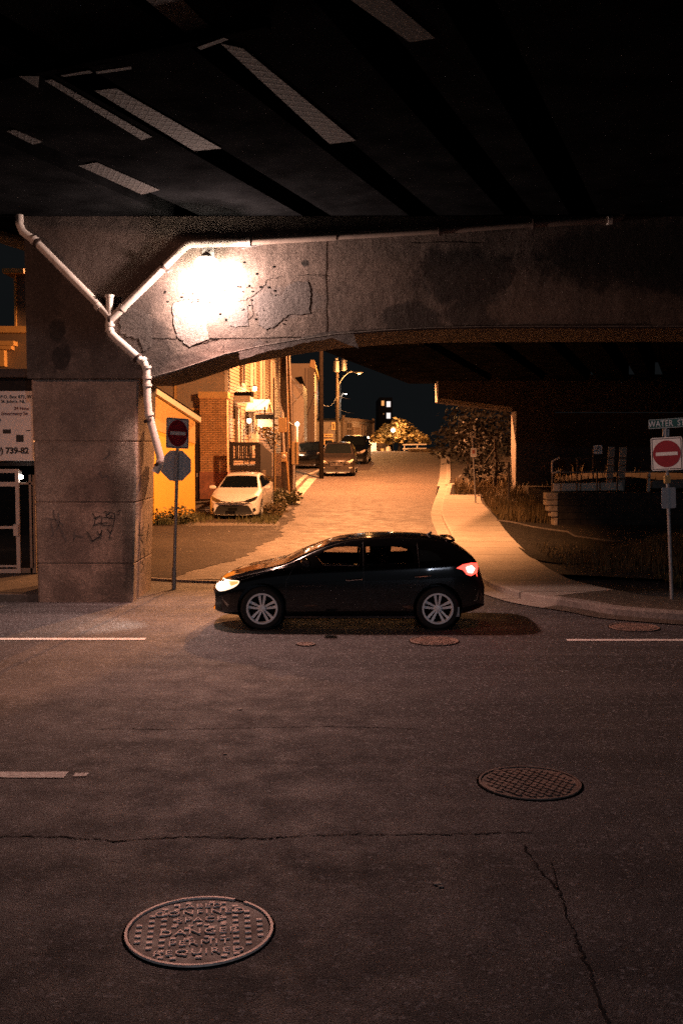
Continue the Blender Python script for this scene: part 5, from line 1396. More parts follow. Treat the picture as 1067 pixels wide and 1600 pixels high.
mb = MB(); mb.box(bx0-.02, bx1+.30, BY0+.25, BY1, gz(BY0)-.3, Z(735, BY0)); mb.build('base', M['clap_pale'], bal)
# porch lamps (lit)
def wall_globe(Y, z, label, pw):
    c = sw(Y, .42, z); t = thing('porch_lamp', label, 'wall lamp', sw(Y, .02, z)); mb = MB(); mb.bar(sw(Y, .02, z+.08), c + Vector((0,0,.12)), .03, .03); mb.lathe([(0,.17),(.09,.12),(.10,.09),(0,.09)], c, n=14); mb.build('bracket', M['tar'], t)
    mb = MB(); mb.lathe([(0,-.12),(.07,-.10),(.10,0),(.07,.08),(0,.085)], c, n=14); mb.build('globe', E_PORCH, t, smooth=True)
    point('lamp_light', c + nS*.22 + Vector((0, -.1, -.12)), pw, (1, .50, .24), .08, t)
wall_globe(48.4, Z(607, 48.4), 'upper glaring lamp on the pale clapboard wall of the brick house', POW['porch']*1.0)
wall_globe(46.6, Z(657, 46.6), 'lower glaring lamp beside the porch door of the brick house', POW['porch']*1.25)
wall_globe(50.6, Z(664, 50.6), 'third lamp right of the gabled porch hood on the clapboard wall', POW['porch']*.5)
# hanging lantern-like sign
c = W(414, 661, 47.5); t = thing('lantern', 'dark topped white lantern hanging right of the porch', 'lantern', c)
mb = MB(); mb.obox(c + Vector((0,0,.28)), (.42,0,0), (0,.2,0), (0,0,.10)); mb.bar(c + Vector((0,0,.35)), c + Vector((.0,0,.75)), .06, .06); mb.bar(c + Vector((.3,0,.2)), c + Vector((.55,.6,.25)), .05, .05); mb.build('top', M['tar'], t)
mb = MB(); mb.obox(c, (.32,0,0), (0,.16,0), (0,0,.17)); mb.build('box', M['trim'], t)
# white panel below it
mb = MB(); a = W(402, 745, 46.5); P = [W(403, 708, 46.5), W(440, 708, 46.5), W(440, 744, 46.5), W(402, 744, 46.5), W(404, 738, 46.5)]
mb.prismv(P[::-1], (0, .08, 0)); t = mb.build('white_panel', M['trim'], origin=a); tag(t, 'plain pale board fence panel behind the meter poles', 'panel')
mb = MB(); mb.box(X(418, 47), X(440, 47), 47, 47.1, gz(47), 2.3); tag(mb.build('board_fence', M['clap_dark'], origin=(X(430, 47), 47, gz(47))), 'dark low board fence behind the pale panel', 'fence')

# ================================================================== UTILITY POLES WITH METERS
def polet(name, label, pxb, pxt, Y, r, cat='pole', m='wood_pole'):
    b = W(pxb[0], 700, Y); b.z = gz(Y) - .1; tp = W(pxt[0], pxt[1], Y); t = thing(name, label, cat, (b.x, b.y, gz(Y))); mb = MB(); mb.tube([b, b.lerp(tp, .5), tp], [r, r*.95, r*.85], 12); mb.build('pole', M[m], t, smooth=True); return t
t = polet('utility_pole', 'thick dark utility pole carrying the orange meter box and round meter', (446, 0), (441, 440), 44.0, .17)
def pt(P, Y, r, m, nm): mb = MB(); mb.tube([W(x, y, Y) for x, y in P], r, 8); return mb.build(nm, M[m], t, smooth=True)
pt([(434, 540), (434, 585), (437, 630), (441, 644), (442, 656)], 43.75, .055, 'pvc', 'conduit'); pt([(442, 672), (444, 708)], 43.75, .045, 'pvc', 'conduit'); pt([(448, 720), (451, 755), (452, 772)], 43.75, .035, 'ochre', 'conduit')
mb = MB(); a = W(441.5, 664, 43.6); mb.obox(a, (.17,0,0), (0,.09,0), (0,0,.30)); mb.build('meter_box', M['ochre'], t, bevel=.015)
mb = MB(); a = W(444, 714, 43.6); mb.obox(a, (.12,0,0), (0,.08,0), (0,0,.20)); mt = mb.build('meter_base', M['ochre'], t, bevel=.015)
mb = MB(); mb.lathe([(0,-.12),(.06,-.12),(.085,-.07),(.09,0)], a + Vector((0,-.08,.02)), 'y', 18); mb.build('meter_glass', M['pvc'], mt, smooth=True)
t = polet('utility_pole', 'second utility pole just behind the metered one with conduit bracket', (455, 0), (446, 470), 45.2, .15)
pt([(447, 560), (449, 620), (452, 700)], 44.95, .03, 'ochre', 'conduit'); pt([(450, 660), (453, 661), (457, 664)], 44.9, .02, 'pvc', 'insulator')
t = polet('meter_post', 'steel post with a tall orange cabinet right of the utility poles', (459, 0), (460, 660), 43.2, .045, 'post', 'pvc')
mb = MB(); a = W(461, 708, 43.1); mb.obox(a, (.135,0,0), (0,.08,0), (0,0,.47)); mb.build('cabinet', M['ochre'], t, bevel=.015)
mb = MB(); a = W(462, 708, 43.0); mb.obox(a, (.02,0,0), (0,.02,0), (0,0,.44)); mb.build('cabinet_rib', M['darkwood'], t)
mb = MB(); mb.tube([W(461.5, 772, 43.3), W(461.5, 726, 43.3)], .02, 6); mb.build('ground_rod', M['tar'], t)
t = polet('thin_post', 'thin dark steel post standing right of the white sedan', (428, 0), (428, 590), 42.2, .035, 'post', 'rail_dark')
mb = MB(); a = W(430, 703, 42.1); mb.tube([W(430, 768, 42.1), W(430, 701, 42.1)], .025, 6); mb.build('conduit', M['ochre'], t)
# small white-lit post lamp
c = W(464.5, 663, 60); t = thing('post_lamp', 'small bright post lamp between the utility poles and the tall building', 'lamp', (c.x, c.y, gz(60)))
mb = MB(); mb.tube([(c.x, c.y, gz(60)), (c.x, c.y, c.z-.1)], .06, 8); mb.build('post', M['trim'], t, smooth=True)
mb = MB(); mb.lathe([(0,-.12),(.1,-.06),(.12,.06),(0,.16)], c, n=12); mb.build('globe', E_PORCH, t, smooth=True); point('lamp_light', (c.x+.1, c.y-.35, c.z), 160, (1, .55, .3), .08, t)
# overhead wires
def wire(a, b, sag, nm, label, r=.016):
    P = [Vector(a).lerp(Vector(b), k/14) - Vector((0,0,sag*4*(k/14)*(1-k/14))) for k in range(15)]
    mb = MB(); mb.tube(P, r, 5); o = mb.build(nm, M['galv'], origin=P[0]); tag(o, label, 'cable', 'overhead wires'); return o
wire(W(446, 573, 45), W(476, 610, 66), .2, 'overhead_wire', 'thin wire running from the second utility pole to the tall building, upper')
wire(W(446, 580, 45), W(464, 625, 60), .2, 'overhead_wire', 'thin wire dropping steeply from the second utility pole')
wire(W(491, 612, 76), W(504, 619, 52), .05, 'overhead_wire', 'short lit wire from the tall building to the dark utility pole')
wire(W(504, 632, 52.3), W(527, 617, 79), .4, 'overhead_wire', 'lit wire between the dark utility pole and the pole up the hill')
wire(W(527, 617, 79.8), W(548, 623, 100), .1, 'overhead_wire', 'lit wire right of the hill pole, upper one')
wire(W(527, 638, 79.8), W(560, 644, 110), .2, 'overhead_wire', 'dim wire right of the hill pole, lower one')

# ================================================================== BUILDINGS UP THE HILL
Yt = 74.0
tb = thing('tall_building', 'tall narrow building with an orange-lit corner behind the utility poles', 'building', (W(475, 700, Yt).x, Yt, gz(Yt)))
X = lambda px, Y=Yt: W(px, 700, Y).x
Z = lambda py, Y=Yt: W(0, py, Y).z
mb = MB(); mb.box(X(455), X(490.5), Yt, Yt+14, 0, Z(568)); mb.build('wall', M['clap_grey'], tb)
for px in (476, 481, 484.5): mb = MB(); mb.box(X(px), X(px)+.12, Yt-.08, Yt, 0, Z(575)); mb.build('board', M['clap_dark'], tb)
mb = MB(); mb.box(X(486), X(491)+.02, Yt-.12, Yt+.0, 0, Z(570)); mb.build('corner_board', M['clap_pale'], tb)
mb = MB(); mb.prismv([(X(484), Yt-.35, Z(573)), (X(494), Yt-.35, Z(578)), (X(492), Yt-.35, Z(563)), (X(486), Yt-.35, Z(563))], (0, 14, 0)); mb.build('roof', M['ochre'], tb)
mb = MB(); mb.prismv([(X(461), Yt-.15, Z(590)), (X(470), Yt-.15, Z(600)), (X(480), Yt-.15, Z(625)), (X(480), Yt-.15, Z(612)), (X(472), Yt-.15, Z(588))], (0, .1, 0)); mb.build('awning', M['tar'], tb)
wr_ = thing('rear_building', 'unlit long building between the brick house and the tall one', 'building', (X(462), 66, gz(66)))
mb = MB(); mb.box(X(440, 66), X(474, 66), 66, 73.5, 0, Z(600, 66)); mb.build('wall', M['clap_dark'], wr_)
for k in range(8): mb = MB(); xx = X(459+k*2, 66); mb.box(xx, xx+.09, 65.92, 66, 0, Z(602+k*3, 66)); mb.build('board', M['clap_grey'], wr_)
# low dark house behind the tall pole
hd = thing('dark_house', 'dark low house with faint window trim behind the tall utility pole', 'house', (W(515, 700, 84).x, 84, gz(84)))
X = lambda px, Y=84.: W(px, 700, Y).x
Z = lambda py, Y=84.: W(0, py, Y).z
mb = MB(); mb.box(X(494), X(531), 84, 92, 1.5, Z(657)); mb.build('wall', M['clap_dark'], hd)
mb = MB(); mb.box(X(493), X(532), 83.8, 92.2, Z(657), Z(654)); mb.build('roof', M['tar'], hd)
for (a, b, c_, d_) in ((506, 520, 678, 683), (506, 521, 686, 697), (518, 524, 660, 672)):
    mb = frame_mb(X(b)-X(a), Z(c_)-Z(d_), .10, .08); xform(mb, Matrix.Translation(((X(a)+X(b))/2, 83.95, (Z(c_)+Z(d_))/2))); f_ = mb.build('window', M['ochre'], hd)
    mb = MB(); mb.box(X(a)+.1, X(b)-.1, 83.96, 83.99, Z(d_)+.1, Z(c_)-.1); mb.build('pane', M['dark_glass'], f_)
# house with two lit-trim windows
h2 = thing('town_house', 'grey house with pale trimmed four-pane windows lit orange up the hill', 'house', (W(558, 700, 92).x, 92, gz(92)))
A0 = W(535, 700, 90); A1 = W(582, 700, 100.5); A0.z = A1.z = 0
def hp(t, z, o=0): q = A0.lerp(A1, t); dd = (A1-A0).normalized(); n2 = Vector((dd.y, -dd.x, 0)); return Vector((q.x + n2.x*o, q.y + n2.y*o, z))
nH = hp(0, 0, 1) - hp(0, 0, 0)
zTop = W(0, 655, 90).z
clap_wall('wall', A0, A1, 1, zTop, M['clap_grey'], h2, .22, .02)
mb = MB(); mb.prismv([hp(0, 1, -.12), hp(1, 1, -.12), hp(1, zTop-.02, -.12), hp(0, zTop-.02, -.12)], -nH*8); mb.build('core', M['clap_grey'], h2)
mb = MB(); mb.bar(hp(-.01, zTop+.05, .1), hp(1.01, zTop+.05, .1), .25, .22); mb.build('cornice', M['clap_pale'], h2)
for t_ in (.005, .995): mb = MB(); mb.bar(hp(t_, 1, .08), hp(t_, zTop+.35, .08), .22, .16); mb.build('corner_board', M['clap_pale'], h2)
def t_of(px):
    best = min(range(201), key=lambda k: abs((A0.lerp(A1, k/200).x)/(A0.lerp(A1, k/200).y)*F + 533.5 - px)); return best/200
for (pa, pb) in ((540, 547.5), (562, 569.5)):
    ta, tb_ = t_of(pa), t_of(pb); Ym = A0.lerp(A1, (ta+tb_)/2).y; z1 = W(0, 660 if pa < 550 else 664, Ym).z; z0 = z1 - 1.15
    mb = MB()
    for t_ in (ta, tb_, (ta+tb_)/2): mb.bar(hp(t_, z0, .08), hp(t_, z1, .08), .16, .08)
    for z in (z0, z1, (z0+z1)/2): mb.bar(hp(ta, z, .08), hp(tb_, z, .08), .085, .16)
    w_ = mb.build('window', M['clap_pale'], h2)
    mb = MB(); mb.prismv([hp(ta, z0, .03), hp(tb_, z0, .03), hp(tb_, z1, .03), hp(ta, z1, .03)], nH*.01); mb.build('pane', M['dark_glass'], w_)
mb = MB(); mb.bar(hp(t_of(549.5), W(0, 674, 95).z, .1), hp(t_of(559), W(0, 674, 95).z, .1), .1, .7); mb.build('panel', M['clap_pale'], h2)
# white fence panel and low wall at the crest
t = thing('picket_fence', 'brilliantly lit white fence panel at the crest of the hill', 'fence', (W(579, 700, 82).x, 82, gz(82)))
for k in range(9):
    x = W(lerp(570.5, 587, k/8), 700, 82).x; mb = MB(); mb.box(x-.055, x+.055, 81.97, 82.03, gz(82), W(0, 691.5 + (k % 2)*.6, 82).z); mb.build('picket', M['trim'], t)
mb = MB(); mb.box(W(570, 700, 82).x, W(588, 700, 82).x, 82.03, 82.08, W(0, 695, 82).z, W(0, 694, 82).z); mb.box(W(570, 700, 82).x, W(588, 700, 82).x, 82.03, 82.08, W(0, 704, 82).z, W(0, 703, 82).z); mb.build('rail', M['trim'], t)
gl_ = W(577, 690, 80.6); point('fence_light', (gl_.x, gl_.y, 3.3), 320, (1, .62, .36), .1, t)
mb = MB(); mb.lathe([(0,-.08),(.07,-.05),(.09,.05),(0,.1)], (gl_.x-.1, 80.9, 3.45), n=12); mb.build('lamp_globe', E_PORCH, t, smooth=True); mb = MB(); mb.tube([(gl_.x-.1, 81.0, gz(81)), (gl_.x-.1, 81.0, 3.38)], .03, 6); mb.build('lamp_post', M['galv'], t)
mb = MB(); mb.prismv([W(588, 692, 83), W(603.5, 693, 85), W(603.5, 709, 85), W(588, 709, 83)], (0, .3, 0)); tag(mb.build('low_wall', M['clap_grey'], origin=(W(596, 700, 84).x, 84, gz(84))), 'low grey wall right of the white fence panel', 'wall')
mb = MB(); mb.prismv([W(595, 701, 82.8), W(599.5, 701, 82.8), W(599.5, 708, 82.8), W(595, 708, 82.8)], (0, .3, 0)); tag(mb.build('utility_box', M['ochre'], origin=(W(597, 700, 82.9).x, 82.9, gz(83))), 'small ochre box against the low grey wall', 'box')
mb = MB(); c = W(606.5, 703.5, 84); mb.lathe([(0,-.35),(.2,-.3),(.26,0),(.16,.28),(0,.34)], c, n=12); tag(mb.build('stone_ball', M['trim'], origin=c, smooth=True), 'round pale stone right of the low grey wall', 'stone')
# rail at the crest, right
t = thing('guard_rail', 'pale two-rail guard rail at the right of the crest', 'guard rail', (W(648, 700, 84).x, 84, gz(84)))
for y_ in (694.5, 701): mb = MB(); mb.bar(W(629, y_+.3, 84), W(666, y_-.3, 84), .07, .10); mb.build('rail', M['trim'], t)
for px in (631.5, 651.5): mb = MB(); q = W(px, 700, 84); mb.bar((q.x, 84.06, gz(84)-.1), (q.x, 84.06, W(0, 694, 84).z), .09, .09); mb.build('post', M['trim'], t)
# tower block with lit windows
Yw = 150.
X = lambda px, Y=Yw: W(px, 700, Y).x
Z = lambda py, Y=Yw: W(0, py, Y).z
tw = thing('tower_block', 'black tower block with a few lit windows beyond the hill', 'building', (X(600), Yw, 0))
mb = MB(); mb.box(X(592), X(612.5), Yw, Yw+14, 0, Z(621)); mb.build('wall', simple('unlit_wall', (.02,.018,.018), .95), tw)
E_W1 = emit('lit_cool_window', (1, .90, .88), 1.0); E_W2 = emit('lit_orange_window', (1, .42, .12), .9); E_W3 = emit('lit_dim_window', (1, .4, .12), .12)
for (a, b, c_, d_, m_) in ((603.5, 609.8, 627, 636, E_W1), (603.5, 609.8, 645, 654, E_W1), (595.5, 600, 626, 634, E_W2), (603.5, 609.8, 663.5, 671, E_W2), (598, 600, 645.5, 648, E_W3)):
    mb = MB(); mb.box(X(a), X(b), Yw-.05, Yw-.002, Z(d_), Z(c_)); w_ = mb.build('window', m_, tw)
    mb = frame_mb(X(b)-X(a)+.1, Z(c_)-Z(d_)+.1, .06, .1); xform(mb, Matrix.Translation(((X(a)+X(b))/2, Yw-.08, (Z(c_)+Z(d_))/2))); mb.build('frame', M['tar'], w_)

# ================================================================== VEGETATION
def leaves(mb, centers, n, size, flat=.5):
    for k in range(n):
        c, rad = random.choice(centers); 
        while True:
            v = Vector((random.uniform(-1,1), random.uniform(-1,1), random.uniform(-1,1)))
            if v.length < 1: break
        v = v * (.55 + .45*random.random())
        p = Vector(c) + Vector((v.x*rad[0], v.y*rad[1], v.z*rad[2])); s = size*random.uniform(.5, 1.4)
        a = Vector((random.gauss(0,1), random.gauss(0,1), random.gauss(0,.6))).normalized(); b = a.cross(Vector((random.gauss(0,1), random.gauss(0,1), random.gauss(0,1)))).normalized()
        o = len(mb.v); mb.v += [tuple(p - a*s), tuple(p + b*s*.45), tuple(p + a*s), tuple(p - b*s*.45)]; mb.f.append((o, o+1, o+2, o+3))
def tree(label, base, h, clumps, n, size, m_leaf, trunk_r, group=None, name='tree'):
    t = thing(name, label, 'tree', base, 0, group); b = Vector(base)
    mb = MB(); top = b + Vector((0, 0, h)); mb.tube([b - Vector((0,0,.3)), b.lerp(top, .5) + Vector((.1, 0, 0)), top], [trunk_r, trunk_r*.7, trunk_r*.3], 8)
    for c, r_ in clumps: s_ = b.lerp(top, random.uniform(.45, .95)); mb.tube([s_, s_.lerp(Vector(c), .6) + Vector((0,0,-.2)), Vector(c)], [trunk_r*.4, trunk_r*.22, .015], 5)
    mb.build('trunk', M['bark'], t, smooth=True)
    mb = MB(); leaves(mb, clumps, n, size); mb.build('crown', m_leaf, t); return t
Yf = 96.
cl_ = []
for px, py, rr in ((592, 684, 1.0), (601, 678, 1.1), (608, 672, 1.2), (618, 668, 1.3), (626, 664, 1.2), (632, 672, 1.3), (642, 676, 1.1), (650, 681, .9), (660, 685, .8), (616, 684, 1.2), (636, 686, 1.1), (626, 680, 1.3), (664, 690, .6), (590, 692, .6), (604, 690, .7)):
    c = W(px, py, Yf + random.uniform(-1.5, 1.5)); cl_.append((c, (rr, rr, rr*.62)))
bq = W(623, 706, Yf); bq.z = gz(Yf)
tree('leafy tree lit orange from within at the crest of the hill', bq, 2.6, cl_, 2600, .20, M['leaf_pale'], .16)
for c_, pw in ((W(621, 666, Yf-2.2), 260), (W(600, 682, Yf-2.6), 140), (W(640, 688, Yf-2.6), 60)):
    pass
tl_ = W(614, 672, 93.0); t = thing('street_lamp', 'low street lamp glowing inside the orange-lit tree', 'street lamp', (tl_.x, 93.0, gz(93)))
mb = MB(); mb.tube([(tl_.x, 93.0, gz(93)), (tl_.x, 93.0, tl_.z-.05)], .05, 8); mb.build('pole', M['tar'], t)
mb = MB(); mb.lathe([(0,-.2),(.16,-.12),(.2,.05),(0,.2)], tl_, n=14); mb.build('globe', E_PORCH, t, smooth=True); point('lamp_light', (tl_.x+.1, tl_.y-.5, tl_.z-.1), 700, (1, .42, .14), .15, t)
# dark trees: right bank behind the parking sign, and along the hill right
def dark_tree(label, px, Y, pts_, n, size=.16, m=None):
    b_ = W(px, 700, Y); b_.z = bankz(b_.x, Y) if b_.x > RX(Y) else gz(Y); cl_ = [(W(a, b, Y + random.uniform(-.8, .8)), (r_, r_, r_*.7)) for a, b, r_ in pts_]
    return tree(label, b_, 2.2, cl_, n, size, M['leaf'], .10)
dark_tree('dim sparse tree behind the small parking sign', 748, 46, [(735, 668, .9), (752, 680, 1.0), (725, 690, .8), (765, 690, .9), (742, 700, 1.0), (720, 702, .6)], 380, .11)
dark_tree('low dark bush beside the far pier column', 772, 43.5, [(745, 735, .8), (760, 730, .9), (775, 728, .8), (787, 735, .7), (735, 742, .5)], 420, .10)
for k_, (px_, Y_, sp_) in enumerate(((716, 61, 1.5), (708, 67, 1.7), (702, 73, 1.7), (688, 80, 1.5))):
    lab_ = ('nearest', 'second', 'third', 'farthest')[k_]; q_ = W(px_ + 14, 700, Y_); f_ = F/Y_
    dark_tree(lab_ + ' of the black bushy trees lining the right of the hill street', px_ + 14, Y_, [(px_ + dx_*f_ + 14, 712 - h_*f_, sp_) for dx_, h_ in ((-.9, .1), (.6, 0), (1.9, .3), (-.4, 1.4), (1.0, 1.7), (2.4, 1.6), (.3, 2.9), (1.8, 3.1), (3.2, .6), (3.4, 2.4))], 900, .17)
sb = W(412, 735, 43); 
def shrub(label, c, r_, n, size, m='grass_green', name='shrub'):
    t = thing(name, label, 'shrub', (c[0], c[1], c[2])); mb = MB()
    cl_ = [(Vector(c) + Vector((random.uniform(-1,1)*r_[0]*.6, random.uniform(-1,1)*r_[1]*.6, r_[2]*random.uniform(.3,.9))), (r_[0]*.5, r_[1]*.5, r_[2]*.5)) for _ in range(7)]
    st_ = MB()
    for q, _ in cl_: st_.tube([Vector(c), q], [.018, .006], 5)
    st_.build('stems', M['bark'], t); leaves(mb, cl_, n, size); mb.build('leaves', M[m], t)
def gp(px, py, dz=0): q = GP(px, py); return (q.x, q.y, q.z + dz)
shrub('leafy weed growing behind the white sedan by the balcony base', (W(413, 700, 39.5).x, 39.5, gz(39.5)), (.45, .4, 1.0), 200, .09, 'grass_dry')
shrub('dark weed clump at the foot of the utility poles, left one', gp(428, 792), (.9, .7, .65), 700, .07)
shrub('dark weed clump at the foot of the utility poles, right one', gp(455, 787), (.8, .7, .5), 600, .07)
shrub('weed clump beside the right front wheel of the white sedan', gp(420, 808), (.8, .6, .45), 500, .06, 'grass_dry')
shrub('dark leafy clump at the foot of the orange shed', (-5.6, 33.6, gz(33.6)), (1.0, .5, .5), 500, .07)
shrub('leafy plant lit through the gap right of the porch lamps', (W(424, 700, 49).x, 49, 2.6), (.8, .6, 1.2), 300, .10, 'grass_dry')

def blades(name, label, n, sampler, h, m, w=.010, kind='stuff'):
    mb = MB()
    for _ in range(n):
        x, y, z, hh = sampler(); H = hh*random.uniform(.5, 1.15); a = random.uniform(0, 6.28); lean = random.uniform(.05, .45)*H
        dx_, dy_ = math.cos(a), math.sin(a); px_, py_ = -dy_*w, dx_*w; o = len(mb.v)
        mb.v += [(x-px_, y-py_, z-.02), (x+px_, y+py_, z-.02), (x+px_*.8+dx_*lean*.35, y+py_*.8+dy_*lean*.35, z+H*.6), (x-px_*.8+dx_*lean*.35, y-py_*.8+dy_*lean*.35, z+H*.6), (x+dx_*lean, y+dy_*lean, z+H)]
        mb.f += [(o, o+1, o+2, o+3), (o+3, o+2, o+4)]
    o = mb.build(name, m); return tag(o, label, kind='stuff')
def s_mound():
    while True:
        x = random.gauss(7.7, 1.6); y = random.gauss(23.2, 1.6)
        if x > at_y(Rp, y) + .35 and y > 20.8 and x < 13: break
    hh = .18 + .5*math.exp(-((x-8.0)/1.7)**2 - ((y-23)/1.5)**2); return x, y, bankz(x, y), hh
blades('tall_grass', 'tall dry grass on the mound at the right', 9000, s_mound, .5, M['grass_dry'], .007)
def s_bank():
    while True:
        y = random.uniform(33.5, 47); x = at_y(Rp, y) + .1 + abs(random.gauss(0, 2.2)) if y < ytop else RX(y) + .8 + abs(random.gauss(0, 2.5))
        if ytop - .2 < y < 41 and x < at_y(Bp, y) + 1.5: continue
        if y < 36 and x > 7.2: continue
        break
    return x, y, bankz(x, y), random.choice((.18, .3, .5))
blades('verge_grass', 'dry weeds and grass on the bank above the sidewalk', 11000, s_bank, .3, M['grass_dry'], .010)
def s_lotverge():
    y = random.uniform(33.5, 46); x = LX(y) - .35 - abs(random.gauss(0, .75)); return x, y, gz(y), random.choice((.06, .12, .22))
blades('weeds', 'weeds and litter along the edge of the lot by the utility poles', 5000, s_lotverge, .2, M['grass_green'], .012)
def s_shed():
    q = NA.lerp(FA, random.random()); return q.x + abs(random.gauss(0, .5)), q.y - random.random()*.5, gz(q.y), .2
blades('shed_weeds', 'low weeds at the base of the orange shed', 1800, s_shed, .2, M['grass_green'], .012)
def s_crest():
    y = random.uniform(76, 84); x = RX(y) - .8 + random.uniform(-1.4, 1.6); return x, y, gz(y), .22
blades('crest_grass', 'dry grass under the guard rail at the crest', 1800, s_crest, .2, M['grass_dry'], .02)
def s_corner():
    u = random.uniform(6.2, 13); y = random.gauss(19.6, .7); return u, max(18.9, y), bankz(u, max(18.9, y)), random.choice((.05, .1, .16))
blades('corner_grass', 'sparse dark grass between the corner sidewalk and the mound', 2500, s_corner, .1, M['grass_green'], .009)
# leaf litter, pebbles
mb = MB()
for _ in range(1500):
    u = random.random()
    if u < .6: y = random.uniform(31, 46); x = LX(y) - abs(random.gauss(0, .8)); z = .02
    elif u < .8: x, y = random.uniform(-5.5, -1.5), random.uniform(24, 34); z = .02
    else:
        y = random.uniform(19, 22); x = random.uniform(5.5, 9); z = bankz(x, y) - gz(y)
    s = random.uniform(.004, .016)*(1 + (random.random() < .06)); c = Vector((x, y, gz(y) + z + s*.3)); o = len(mb.v)
    for k in range(5):
        a = k*1.2566 + random.uniform(-.4, .4); mb.v.append(tuple(c + Vector((math.cos(a)*s*random.uniform(.6, 1.3), math.sin(a)*s*random.uniform(.6, 1.3), -s*.3))))
    mb.v.append(tuple(c + Vector((random.uniform(-.3, .3)*s, random.uniform(-.3, .3)*s, s*.6))))
    mb.f += [(o+k, o+(k+1) % 5, o+5) for k in range(5)]
tag(mb.build('gravel', M['conc']), 'scattered pebbles and litter', kind='stuff')
mb = MB()
for px, py, s in ((375, 1110, .018), (497, 1178, .008), (352, 1180, .015), (683, 1382, .022), (688, 1388, .012), (1052, 1072, .012), (230, 862, .05), (125, 1211, .01)):
    q = GP(px, py); mb.obox((q.x, q.y, .007), (s*1.2, s*.3, 0), (-s*.3, s*.7, 0), (0, 0, .002))
tag(mb.build('litter', M['conc_light']), 'tiny pale scraps of litter on the street', kind='stuff')

# ================================================================== RETAINING WALL, RAILING, THINGS BEHIND
YR = 33.0
X = lambda px, Y=YR: W(px, 700, Y).x
Z = lambda py, Y=YR: W(0, py, Y).z
rw = thing('retaining_wall', 'block retaining wall with lit stacked end stones right of the sidewalk', 'retaining wall', (X(960), YR, .1))
mb = MB(); hrow = (Z(770) - Z(822))/5
for r_ in range(7):
    z1 = Z(770) - r_*hrow; x = X(873)
    while x < 22:
        wdt = random.uniform(.55, .95); mb.box(x, min(22, x + wdt) - .012, YR + random.uniform(-.012, .012), YR + .6, z1 - hrow + .012, z1); x += wdt
mb.box(X(873), 22, YR+.05, YR+.62, Z(770)-7*hrow, Z(770)-.02)
mb.build('block_face', M['stone_dark'], rw, bevel=.012)
ends = [(853.5, 770, 781), (853.5, 781.8, 790), (857, 790.6, 799.5), (861.5, 800, 808), (866, 809, 822)]
for k, (xl, ya, yb) in enumerate(ends):
    mb = MB(); n_ = 5; vs = []
    x0, x1 = X(xl), X(873) - .004; z1, z0 = Z(ya), Z(yb)
    mb.box(x0, x1, YR - .03, YR + .5, z0, z1); o = mb.build('end_stone', M['stone'], rw, bevel=.035)  # end stones paler than the wall face: lamplight painted into the colour
# railing on the wall
rl = thing('railing', 'thin steel railing with a bent end loop on top of the retaining wall', 'railing', (X(960), YR+.3, Z(770)))
YRL = YR + .3
Xr = lambda px: W(px, 700, YRL).x
Zr = lambda py: W(0, py, YRL).z
for px, yt_ in ((863, 738), (901.5, 717), (933, 735), (964.5, 737)):
    mb = MB(); mb.tube([(Xr(px), YRL, Zr(771.5)), (Xr(px), YRL, Zr(yt_))], .026, 8); mb.build('post', M['rail'] if px < 880 else M['rail_dark'], rl, smooth=True)
mb = MB(); mb.tube([(Xr(863), YRL, Zr(739)), (Xr(880), YRL, Zr(738)), (Xr(930), YRL, Zr(738)), (16, YRL, Zr(733))], .026, 8); mb.build('rail', M['rail'], rl, smooth=True)
mb = MB(); mb.tube([(Xr(873), YRL, Zr(716)), (Xr(901), YRL, Zr(716)), (16, YRL, Zr(714))], .02, 8); mb.build('rail', M['rail_dark'], rl, smooth=True)
mb = MB(); mb.tube(cr([(Xr(873), YRL-.05, Zr(715)), (Xr(863), YRL-.05, Zr(720)), (Xr(862), YRL-.05, Zr(723)), (Xr(862), YRL-.05, Zr(737)), (Xr(864), YRL-.05, Zr(739)), (Xr(873), YRL-.05, Zr(735.5))], 4), .030, 8); mb.build('end_loop', M['trim'], rl, smooth=True)
# barrier, posts and boards behind the railing
YW = 36.0
Xw = lambda px: W(px, 700, YW).x
Zw = lambda py: W(0, py, YW).z
mb = MB(); mb.box(Xw(862), 24, YW-.5, YW+6, 0, Zw(769)+.02); tag(mb.build('terrace', M['asphalt_patch']), 'raised ground behind the retaining wall', kind='structure')
mb = MB(); mb.prism([(Xw(865), Zw(768)), (Xw(975), Zw(766)), (Xw(972), Zw(753.5)), (Xw(865), Zw(755.5))], YW, YW+.35); o = mb.build('concrete_barrier', M['trim'], origin=(Xw(920), YW, Zw(768)), bevel=.02); tag(o, 'long white painted barrier behind the railing', 'barrier')
mb = MB(); mb.prism([(Xw(1019), Zw(763)), (Xw(1100), Zw(763)), (Xw(1100), Zw(748)), (Xw(1019), Zw(751))], YW, YW+.35); o = mb.build('concrete_barrier', M['conc'], origin=(Xw(1050), YW, Zw(763)), bevel=.02); tag(o, 'grey concrete barrier at the right edge behind the sign post', 'barrier')
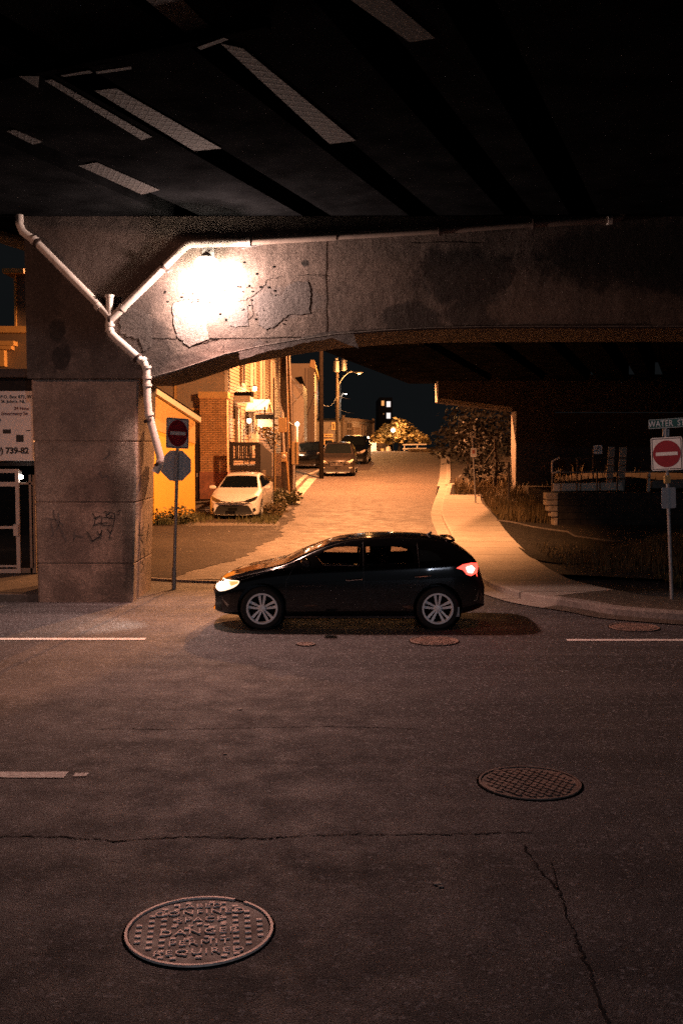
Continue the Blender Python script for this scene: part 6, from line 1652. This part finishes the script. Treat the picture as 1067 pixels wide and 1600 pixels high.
mb = MB(); mb.prism([(Xw(1010), Zw(768)), (Xw(1015), Zw(768)), (Xw(1015.5), Zw(737)), (Xw(1012), Zw(736))], YW-.1, YW); o = mb.build('marker_post', M['trim'], origin=(Xw(1013), YW, Zw(768)), bevel=.01); tag(o, 'short white marker post between the two barriers', 'post')
for (a, b, c_, d_), lab in (((954, 964, 698, 733), 'left one of two tan leaning boards behind the railing'), ((972, 983, 699, 733), 'right one of two tan leaning boards behind the railing')):
    mb = MB(); mb.prism([(Xw(a)-.03, Zw(d_)-1.0), (Xw(b)-.03, Zw(d_)-1.0), (Xw(b)+.05, Zw(c_)), (Xw(a)+.05, Zw(c_))], YW+.5, YW+.56); o = mb.build('leaning_board', M['clap_grey'], origin=(Xw(a), YW+.5, Zw(d_)-1)); tag(o, lab, 'board', 'leaning boards')
t = thing('parking_sign', 'square no-parking sign fixed above the railing on the dark wall', 'sign', (Xw(933), YW+.6, Zw(768)))
no_parking(t, W(933.5, 702.5, YW+.6), .31, 5, 1.0); mb = MB(); mb.tube([(Xw(934), YW+.66, Zw(768)), (Xw(934), YW+.66, Zw(700))], .03, 8); mb.build('post', M['rail_dark'], t)
# dark building behind the terrace
db = thing('dark_building', 'unlit low building in the gloom behind the terrace on the right', 'building', (12, 44.5, 1))
mb = MB(); mb.box(W(838, 700, 44.5).x, 30, 44.5, 50, 0, W(0, 645, 44.5).z); mb.build('wall', M['store_wall'], db)
for k, px in enumerate((872, 905, 1000, 1040)):
    mb = MB(); q = W(px, 730, 44.4); mb.box(q.x, q.x+.9, 44.38, 44.5, q.z-.7, q.z+.45); mb.build('shutter', M['stone_dark'], db)
# thin dark post on the bank
q = W(796, 780, 38.5); zb = bankz(q.x, 38.5); mb = MB(); mb.tube([(q.x-.03, 38.5, zb), (q.x-.05, 38.5, W(0, 722, 38.5).z)], .05, 8); o = mb.build('bank_post', M['rail_dark'], origin=(q.x, 38.5, zb), smooth=True); tag(o, 'short dark post in the weeds left of the far pier', 'post')
